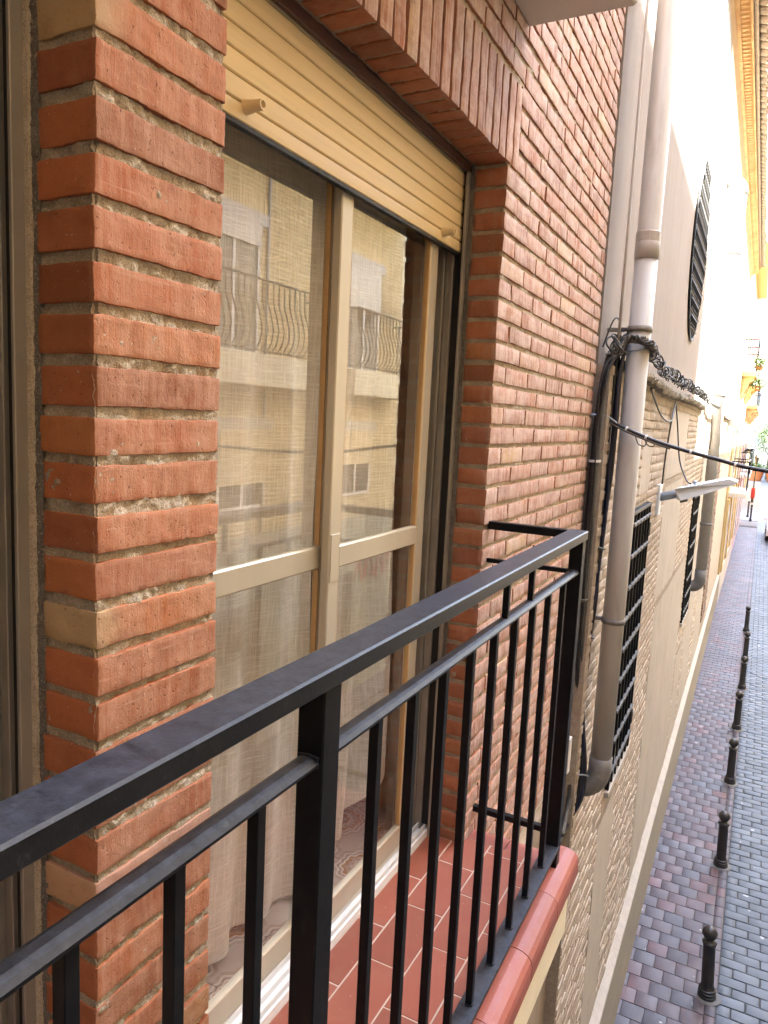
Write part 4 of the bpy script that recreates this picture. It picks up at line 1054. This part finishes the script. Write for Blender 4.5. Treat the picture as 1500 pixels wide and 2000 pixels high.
for i, (Y, x, lab) in enumerate(BL):
    b = thing('bollard', lab, 'bollard', (x, Y, ZG-.004), 'black bollards along the pavement edge')
    for nm, me in (('base', basem), ('shaft', bodym), ('finial', ballm)):
        o = link(bpy.data.objects.new(nm, me)); o.parent = b
        if not me.materials: me.materials.append(MAT['bollard'])
    put('footing', collm, MAT['footing'], b, loc=(x, Y, ZG-.004))
    b.rotation_euler = (0, R(-3.0 if i == 0 else (-1.6 if i == 1 else -.5)), 0)
for x, Y, lab in ((.50, 49.5, 'far dark bollard standing at the crossing corner'), (.30, 52, 'far slim bollard behind the crossing, close to the wall')):
    b = thing('bollard', lab, 'bollard', (x, Y, ZG), 'black bollards along the pavement edge')
    for nm, me in (('base', basem), ('shaft', bodym), ('finial', ballm)):
        o = link(bpy.data.objects.new(nm, me)); o.parent = b
        o.scale = (1, 1, 1.5)

# ================================================================== FAR STREET
def windowed(b, x, ya, yb, za, zb, mat_frame='white', mat_pane='glass_dark', proud=.01):
    f_ = MB().cbox(x+.001, x+proud+.02, ya-.06, yb+.06, za-.06, zb+.06, .004).build('window', MAT[mat_frame], b)
    MB().cbox(x+proud+.021, x+proud+.026, ya, yb, za, zb, .002).build('pane', MAT[mat_pane], f_)
yb_ = thing('yellow_building', 'ochre yellow house with stone balconies beyond the church', 'building', (-2, 28, ZG))
MB().box(-7, -.06, YC1+.02, 34, -2.95, 9.5).build('wall', MAT['ochre'], yb_)
MB().box(-7, -.03, YC1+.02, 34, ZG-.1, -2.952).build('plinth', MAT['plaster_grey'], yb_)
for a in (24.6, 27.6, 30.8, 33.4): MB().cbox(-.058, .0, a-.25, a+.25, -2.9, -.6, .01).build('pilaster', MAT['yellow'], yb_)
for a in (26.0, 29.2, 32.1): windowed(yb_, -.06, a-.5, a+.5, -2.6, -.9, 'pale_pink')
def balcony(b, x, ya, yb, z, proj, slabmat, railmat, corbels=True):
    s = MB().cbox(x+.001, x+proj, ya, yb, z-.14, z, .01).build('balcony_slab', MAT[slabmat], b)
    if corbels:
        for yy in (ya+.25, (ya+yb)/2, yb-.25):
            pr = [(x+.0015, z-.142), (x+proj-.05, z-.142), (x+proj-.08, z-.26), (x+proj*.55, z-.32), (x+proj*.45, z-.48), (x+.12, z-.58), (x+.0015, z-.8)]
            MB().extrude_y(pr, yy-.12, yy+.12).build('corbel', MAT[slabmat], s)
    r_ = MB().cbox(x+proj-.06, x+proj-.02, ya+.03, yb-.03, z+.96, z+1.0, .004).cbox(x+.002, x+proj-.061, ya+.03, ya+.07, z+.96, z+1.0, .004).cbox(x+.002, x+proj-.061, yb-.07, yb-.03, z+.96, z+1.0, .004)
    nb = int((yb-ya)/.14)
    for i in range(nb+1):
        yy = ya+.05+(yb-ya-.1)*i/nb; r_.box(x+proj-.047, x+proj-.033, yy-.007, yy+.007, z+.001, z+.959)
    for i in range(1, 4):
        xx = x+proj*i/4
        for yy in (ya+.05, yb-.05): r_.box(xx-.007, xx+.007, yy-.007, yy+.007, z+.001, z+.959)
    r_.build('balcony_railing', MAT[railmat], b)
balcony(yb_, -.06, 24.6, 27.4, -.40, .52, 'plaster_grey', 'iron', False)
balcony(yb_, -.06, 24.8, 27.2, 3.35, .42, 'yellow', 'iron'); balcony(yb_, -.06, 29.5, 32.2, 3.35, .42, 'yellow', 'iron')
for z in (-.3, 3.45): 
    for a in (26.0, 30.8): windowed(yb_, -.06, a-.5, a+.5, z, z+2.1)
MB().cbox(-.2, .30, YC1+.02, 34, 7.0, 7.25, .02).build('cornice', MAT['yellow'], yb_)
pk = thing('pink_building', 'old pink house with dark balconies further down the street', 'building', (-2, 40, ZG))
MB().box(-7, -.08, 34.02, 49, ZG-.1, 8).build('wall', MAT['pink'], pk)
MB().box(-.0795, -.05, 34.02, 49, ZG, -1.1).build('ground_floor', MAT['pale_pink'], pk)
for a in (36.5, 41.0, 45.5):
    balcony(pk, -.08, a-1.1, a+1.1, -.35, .45, 'white', 'iron', False); balcony(pk, -.08, a-1.1, a+1.1, 2.7, .45, 'ochre', 'iron', True)
    windowed(pk, -.08, a-.5, a+.5, -.3, 1.9, 'white'); windowed(pk, -.08, a-.5, a+.5, 2.75, 4.9, 'white')
    windowed(pk, -.05, a-.55, a+.55, -3.2, -1.4, 'white')
eb = thing('end_building', 'pale house closing the far end of the street', 'building', (3, 130, ZG))
MB().box(-12, 18, 128, 140, ZG-.1, 12).build('wall', MAT['cream'], eb)
for i in range(9):
    for k in range(3):
        x = -10+3*i; MB().cbox(x, x+1.2, 127.93, 127.995, 0+k*3.4, 2+k*3.4, .02).build('window', MAT['plaster_grey'], eb)
fb = thing('corner_building', 'orange ground floor shop front past the crossing', 'building', (-4, 70, ZG))
MB().box(-9, -.5, 58, 90, ZG-.1, -1.0).build('wall', MAT['ochre'], fb)
MB().box(-9, -.45, 58, 90, -.998, 9).build('upper_wall', MAT['yellow'], fb)
for k in range(3):
    for a in (60, 64, 68, 72):
        windowed(fb, -.45, a-.6, a+.6, -.3+k*3, 1.8+k*3)
    balcony(fb, -.45, 59, 61.4, -.4+k*3, .5, 'white', 'iron', False)
# planters and trees at the far end
def tree(name, label, x, y, h, r, zc, nleaf, seed):
    t_ = thing(name, label, 'tree', (x, y, ZG), 'far street trees')
    MB().tube([(x, y, ZG-.05), (x+.05, y, ZG+h*.4), (x, y+.1, ZG+h*.75)], [.14, .11, .06], 8).build('trunk', MAT['bark'], t_)
    q = random.Random(seed); mb = MB()
    for i in range(4):
        a = i*1.7; mb.tube([(x, y, ZG+h*.45), (x+r*.6*math.cos(a), y+r*.6*math.sin(a), ZG+h*.8)], [.06, .02], 5)
    mb.build('limb', MAT['bark'], t_)
    mb = MB(); cl = [(Vector((q.gauss(0, .5), q.gauss(0, .5), q.gauss(0, .45)))*r, q.uniform(.25, .5)*r) for _ in range(22)]
    for i in range(nleaf):
        c, cr = cl[q.randrange(len(cl))]
        d = Vector((q.gauss(0, 1), q.gauss(0, 1), q.gauss(0, 1))).normalized()*cr*q.random()**.4
        p = Vector((x, y, ZG+zc)) + c + d; s_ = q.uniform(.06, .13)
        a = Vector((q.uniform(-1, 1), q.uniform(-1, 1), q.uniform(-1, 1))).normalized(); b = a.orthogonal().normalized()
        mb.add([p-a*s_, p+b*s_*.5, p+a*s_, p-b*s_*.5], [(0, 1, 2, 3)])
    mb.build('crown', MAT['leaf'], t_, kind='stuff')
tree('street_tree', 'bright green tree at the far end of the street', 1.4, 100, 6.5, 2.2, 5.6, 6000, 1)
tree('street_tree', 'second green tree behind at the street end, to the right', 4.4, 108, 7.5, 2.6, 6.2, 6000, 2)
for i, (x, lab) in enumerate(((.2, 'terracotta planter at the far crossing, nearest the houses'), (2.2, 'terracotta planter at the far crossing, nearest the roadway'))):
    pt = thing('planter', lab, 'planter', (x, 96, ZG), 'far terracotta planters')
    MB().lathe([(.7, 0), (.95, 1.1), (1.0, 1.15), (.9, 1.15), (.85, 1.0)], (x, 96, ZG), 20).build('pot', MAT['terracotta_pot'], pt)
    q = random.Random(i); mb = MB()
    for _ in range(900):
        p = Vector((x+q.gauss(0, .4), 96+q.gauss(0, .4), ZG+1.2+abs(q.gauss(0, .4)))); a = Vector((q.uniform(-1, 1), q.uniform(-1, 1), q.uniform(-.2, 1))).normalized()*.12; b = a.orthogonal()*.5
        mb.add([p-a, p+b, p+a, p-b], [(0, 1, 2, 3)])
    mb.build('foliage', MAT['leaf'], pt, kind='stuff')
# hanging pots on the yellow balcony
for i, (y, z, lab) in enumerate(((25.2, 3.6, 'upper green plant pot hung on the yellow balcony'), (25.9, 3.0, 'lower leafy plant pot under the yellow balcony'))):
    pt = thing('plant_pot', lab, 'plant', (.40, y, z), 'plant pots on the yellow house')
    MB().lathe([(.07, 0), (.11, .16), (.115, .17), (.1, .17)], (.42, y, z-.17), 14).build('pot', MAT['terracotta_pot'], pt)
    q = random.Random(i+9); mb = MB()
    for _ in range(260):
        p = Vector((.42+q.gauss(0, .09), y+q.gauss(0, .12), z+.06+q.gauss(0, .09))); a = Vector((q.uniform(-1, 1), q.uniform(-1, 1), q.uniform(-.5, 1))).normalized()*.05; b = a.orthogonal()*.5
        mb.add([p-a, p+b, p+a, p-b], [(0, 1, 2, 3)])
    mb.build('foliage', MAT['leaf'], pt, kind='stuff')
# far lamp post
fl = thing('lamp_post', 'black lamp post with a red sleeve by the far crossing', 'lamp post', (.40, 64, ZG))
MB().lathe([(.11, 0), (.09, .25), (.05, .4), (.045, 3.0), (.03, 3.1)], (.40, 64, ZG), 12).build('post', MAT['bollard'], fl)
MB().lathe([(.13, .3), (.15, .5), (.15, 1.0), (.12, 1.15)], (.40, 64, ZG), 12).build('sleeve', MAT['red'], fl)
MB().lathe([(.08, 3.1), (.19, 3.55), (.22, 3.57), (.05, 3.8), (.02, 3.9)], (.40, 64, ZG), 8).build('lantern', MAT['bollard'], fl)
# white car
def car(x, y, label):
    c = thing('parked_car', label, 'car', (x, y, ZG))
    W, Z0 = .86, ZG
    side = [(-2.05, .32), (-2.1, .62), (-1.98, .86), (-1.05, .98), (-.45, 1.40), (.75, 1.45), (1.55, 1.0), (2.02, .92), (2.1, .6), (2.05, .32)]
    v = []; n = len(side)
    for s_, k in ((-1, 1), (1, 1)):
        for (yy, zz) in side: v.append((x+s_*W*(1 if zz < 1.02 else .80), y+yy, Z0+zz))
    f = [tuple(range(n)), tuple(range(2*n-1, n-1, -1))] + [(i, n+i, n+(i+1) % n, (i+1) % n) for i in range(n)]
    MB().add(v, f).build('body', MAT['carpaint'], c)
    MB().add([(x-.66, y-1.055, Z0+1.01), (x+.66, y-1.055, Z0+1.01), (x+.60, y-.50, Z0+1.38), (x-.60, y-.50, Z0+1.38)], [(0, 1, 2, 3)]).build('windscreen', MAT['glass_dark'], c)
    for s_ in (-1, 1):
        MB().add([(x+s_*(W*.82+.035), y-.85, Z0+1.04), (x+s_*(W*.82+.035), y+1.3, Z0+1.06), (x+s_*(W*.80+.006), y+.7, Z0+1.38), (x+s_*(W*.80+.006), y-.4, Z0+1.37)], [(0, 1, 2, 3)]).build('side_window', MAT['glass_dark'], c)
        MB().cbox(x+s_*.62-.16, x+s_*.62+.16, y-2.10, y-2.02, Z0+.64, Z0+.78, .02).build('headlight', MAT['lens'], c)
        MB().cbox(x+s_*.94-.09, x+s_*.94+.09, y-.85, y-.75, Z0+.98, Z0+1.1, .02).build('mirror', MAT['carpaint'], c)
        for yy in (-1.3, 1.3):
            w_ = MB().tube([(x+s_*.70, y+yy, Z0+.31), (x+s_*.88, y+yy, Z0+.31)], .31, 20).build('wheel', MAT['rubber'], c)
            MB().tube([(x+s_*.881, y+yy, Z0+.31), (x+s_*.887, y+yy, Z0+.31)], .19, 16).build('rim', MAT['steel'], w_)
    MB().cbox(x-.5, x+.5, y-2.115, y-2.06, Z0+.34, Z0+.55, .02).build('grille', MAT['rubber'], c)
car(2.18, 42.3, 'white car at the right edge far down the street')

# ================================================================== OPPOSITE SIDE (seen in the glass; shades this side)
XO = 5.5
op = thing('opposite_building', 'yellow brick apartment house across the street mirrored in the door glass', 'building', (XO+3, 4, ZG))
HO = 11.16; YO = 12.53
MB().box(XO, XO+7, -14, YO, -.42, HO).build('wall', MAT['wall_yellow'], op)
MB().box(XO-.01, XO+7, -14, YO, ZG-.1, -.422).build('ground_floor', MAT['opp_base'], op)
MB().cbox(XO-.02, XO+7, 1.51, YO, HO+.001, HO+.1, .01).build('parapet_cap', MAT['plaster_grey'], op)
MB().box(XO+.002, XO+7, -14, 1.5, HO+.001, HO+6).build('sky_block_upper', MAT['wall_yellow'], op)  # added out of view to block sky light from behind the camera
MB().box(-.3, XO-.002, -14, -10, ZG-.1, HO+5).build('sky_block_wing', MAT['wall_dark'], op)  # unseen block added across the street to keep the reveals dark
def opp_window(ya, yb, z0, z1, low, mat_sh='shutter_white'):
    wnd = MB().box(XO-.004, XO-.001, ya-.02, yb+.02, z0-.02, z1).build('window', MAT['glass_dark'], op)
    MB().cbox(XO-.02, XO-.005, ya-.0, ya+.05, z0, z1-.001, .003).cbox(XO-.02, XO-.005, yb-.05, yb, z0, z1-.001, .003).cbox(XO-.02, XO-.005, (ya+yb)/2-.03, (ya+yb)/2+.03, z0, z1-.001, .003).cbox(XO-.019, XO-.005, ya+.051, yb-.051, z0, z0+.05, .003).build('frame', MAT['white'], wnd)
    zz = low
    while zz < z1: MB().cbox(XO-.05, XO-.03, ya+.01, yb-.01, zz, zz+.046, .006).build('shutter_slat', MAT[mat_sh], wnd); zz += .05
    MB().cbox(XO-.06, XO-.0015, ya-.12, yb+.12, z1+.001, z1+.17, .006).build('lintel', MAT['plaster_grey'], wnd)
    y = ya-.2; m_ = MB()
    while y < yb+.2: m_.cbox(XO-.012, XO-.001, y, y+.05, z1+.18, z1+.41, .003); y += .062
    m_.build('soldier_course', simple_sold, wnd, kind='stuff')
simple_sold = simple('yellow_soldier_brick', (.80, .65, .37), (.70, .54, .28), 9, .85, .3)
def opp_balcony(ya, yb, z):
    s = MB().cbox(XO-.62, XO-.0012, ya, yb, z-.42, z, .012).build('balcony_slab', MAT['cream'], op)
    r_ = MB().cbox(XO-.62, XO-.58, ya+.02, yb-.02, z+.95, z+.98, .004).cbox(XO-.62, XO-.58, ya+.02, yb-.02, z+.04, z+.06, .003)
    for e in (ya+.03, yb-.03): r_.box(XO-.58, XO-.001, e-.012, e+.012, z+.95, z+.978).box(XO-.58, XO-.001, e-.012, e+.012, z+.04, z+.06)
    y = ya+.05
    while y < yb-.03:
        r_.tube([(XO-.60, y, z+.05), (XO-.68, y, z+.16), (XO-.71, y, z+.32), (XO-.66, y, z+.52), (XO-.605, y, z+.68), (XO-.60, y, z+.955)], .010, 5); y += .125
    for xx in (.12, .24, .36, .48):
        for e in (ya+.03, yb-.03): r_.tube([(XO-xx, e, z+.05), (XO-xx, e, z+.955)], .009, 5)
    r_.build('balcony_railing', MAT['iron'], s)
for z in (2.17, 5.35, 8.5):
    if z+1.9 > HO: continue
    for (a, b) in ((10.45, 11.6), (6.9, 8.05), (3.4, 4.6), (.2, 1.4), (-3.2, -2.0)):
        opp_window(a, b, z+.03, z+1.84, z+(1.1 if a > 9 else 1.55))
    opp_balcony(5.3, 9.25, z); opp_balcony(9.75, 12.25, z); opp_balcony(-.6, 2.2, z)
for (a, b) in ((10.4, 11.5), (7.2, 8.3), (3.4, 4.6)): opp_window(a, b, -.02, 1.15, .55 if a > 9 else .35, 'shutter')
for a in (9.6, 6.8, 3.6, .5):
    MB().cbox(XO-.03, XO-.0112, a, a+1.4, ZG+.05, ZG+2.4, .01).build('shop_door', MAT['dark'], op)
tag(MB().tube([(XO-.03, 8.22, -.4), (XO-.03, 8.22, 9)], .02, 8).build('conduit', MAT['steel']), 'thin green grey conduit on the yellow brick wall, mirrored in the glass', 'conduit')
# red graffiti scrawl on the ground floor (mirrored in the glass)
gm = MB(); q = random.Random(4)
for i in range(6):
    c = Vector((XO-.016, 11.2+.22*i, -1.5)); pts = [c+Vector((0, .14*math.cos(k*1.1+i*2), .20*math.sin(k*1.7+i))) for k in range(7)]
    gm.tube(poly(pts, 5), .012, 4)
gm.build('graffiti', MAT['red'], op)
pt = thing('plant_pot', 'potted plant on the opposite balcony, mirrored in the right pane', 'plant', (XO-.55, 12.0, 3.1))
MB().lathe([(.09, 0), (.13, .2), (.14, .22), (.12, .22)], (XO-.55, 12.0, 3.15), 14).build('pot', MAT['white'], pt)
mb = MB(); q = random.Random(77)
for _ in range(200):
    p = Vector((XO-.55+q.gauss(0, .08), 12+q.gauss(0, .1), 3.45+q.gauss(0, .09))); a = Vector((q.uniform(-1, 1), q.uniform(-1, 1), q.uniform(-.5, 1))).normalized()*.06; b = a.orthogonal()*.4
    mb.add([p-a, p+b, p+a, p-b], [(0, 1, 2, 3)])
mb.build('foliage', MAT['leaf'], pt, kind='stuff')
ol = thing('opposite_low_building', 'lower pale house across the street beyond the yellow brick one', 'building', (XO+3, 26, ZG))
MB().box(XO+.01, XO+7, YO+.01, 55.9, ZG-.1, 8.85).build('wall', MAT['cream'], ol)
for i in range(8):
    for k in range(3): MB().cbox(XO-.02, XO+.009, 14+4*i, 15.2+4*i, -3+k*3.6, -.9+k*3.6, .01).build('window', MAT['plaster_grey'], ol)
of = thing('opposite_far_building', 'pale terrace on the right hand side past the crossing', 'building', (XO+3, 90, ZG))
MB().box(XO+.3, XO+8, 56, 127, ZG-.1, 7).build('wall', MAT['cream'], of)
for i in range(12):
    for k in range(3): MB().cbox(XO+.26, XO+.299, 58+5*i, 59.3+5*i, -3+k*3.4, -1+k*3.4, .01).build('window', MAT['plaster_grey'], of)
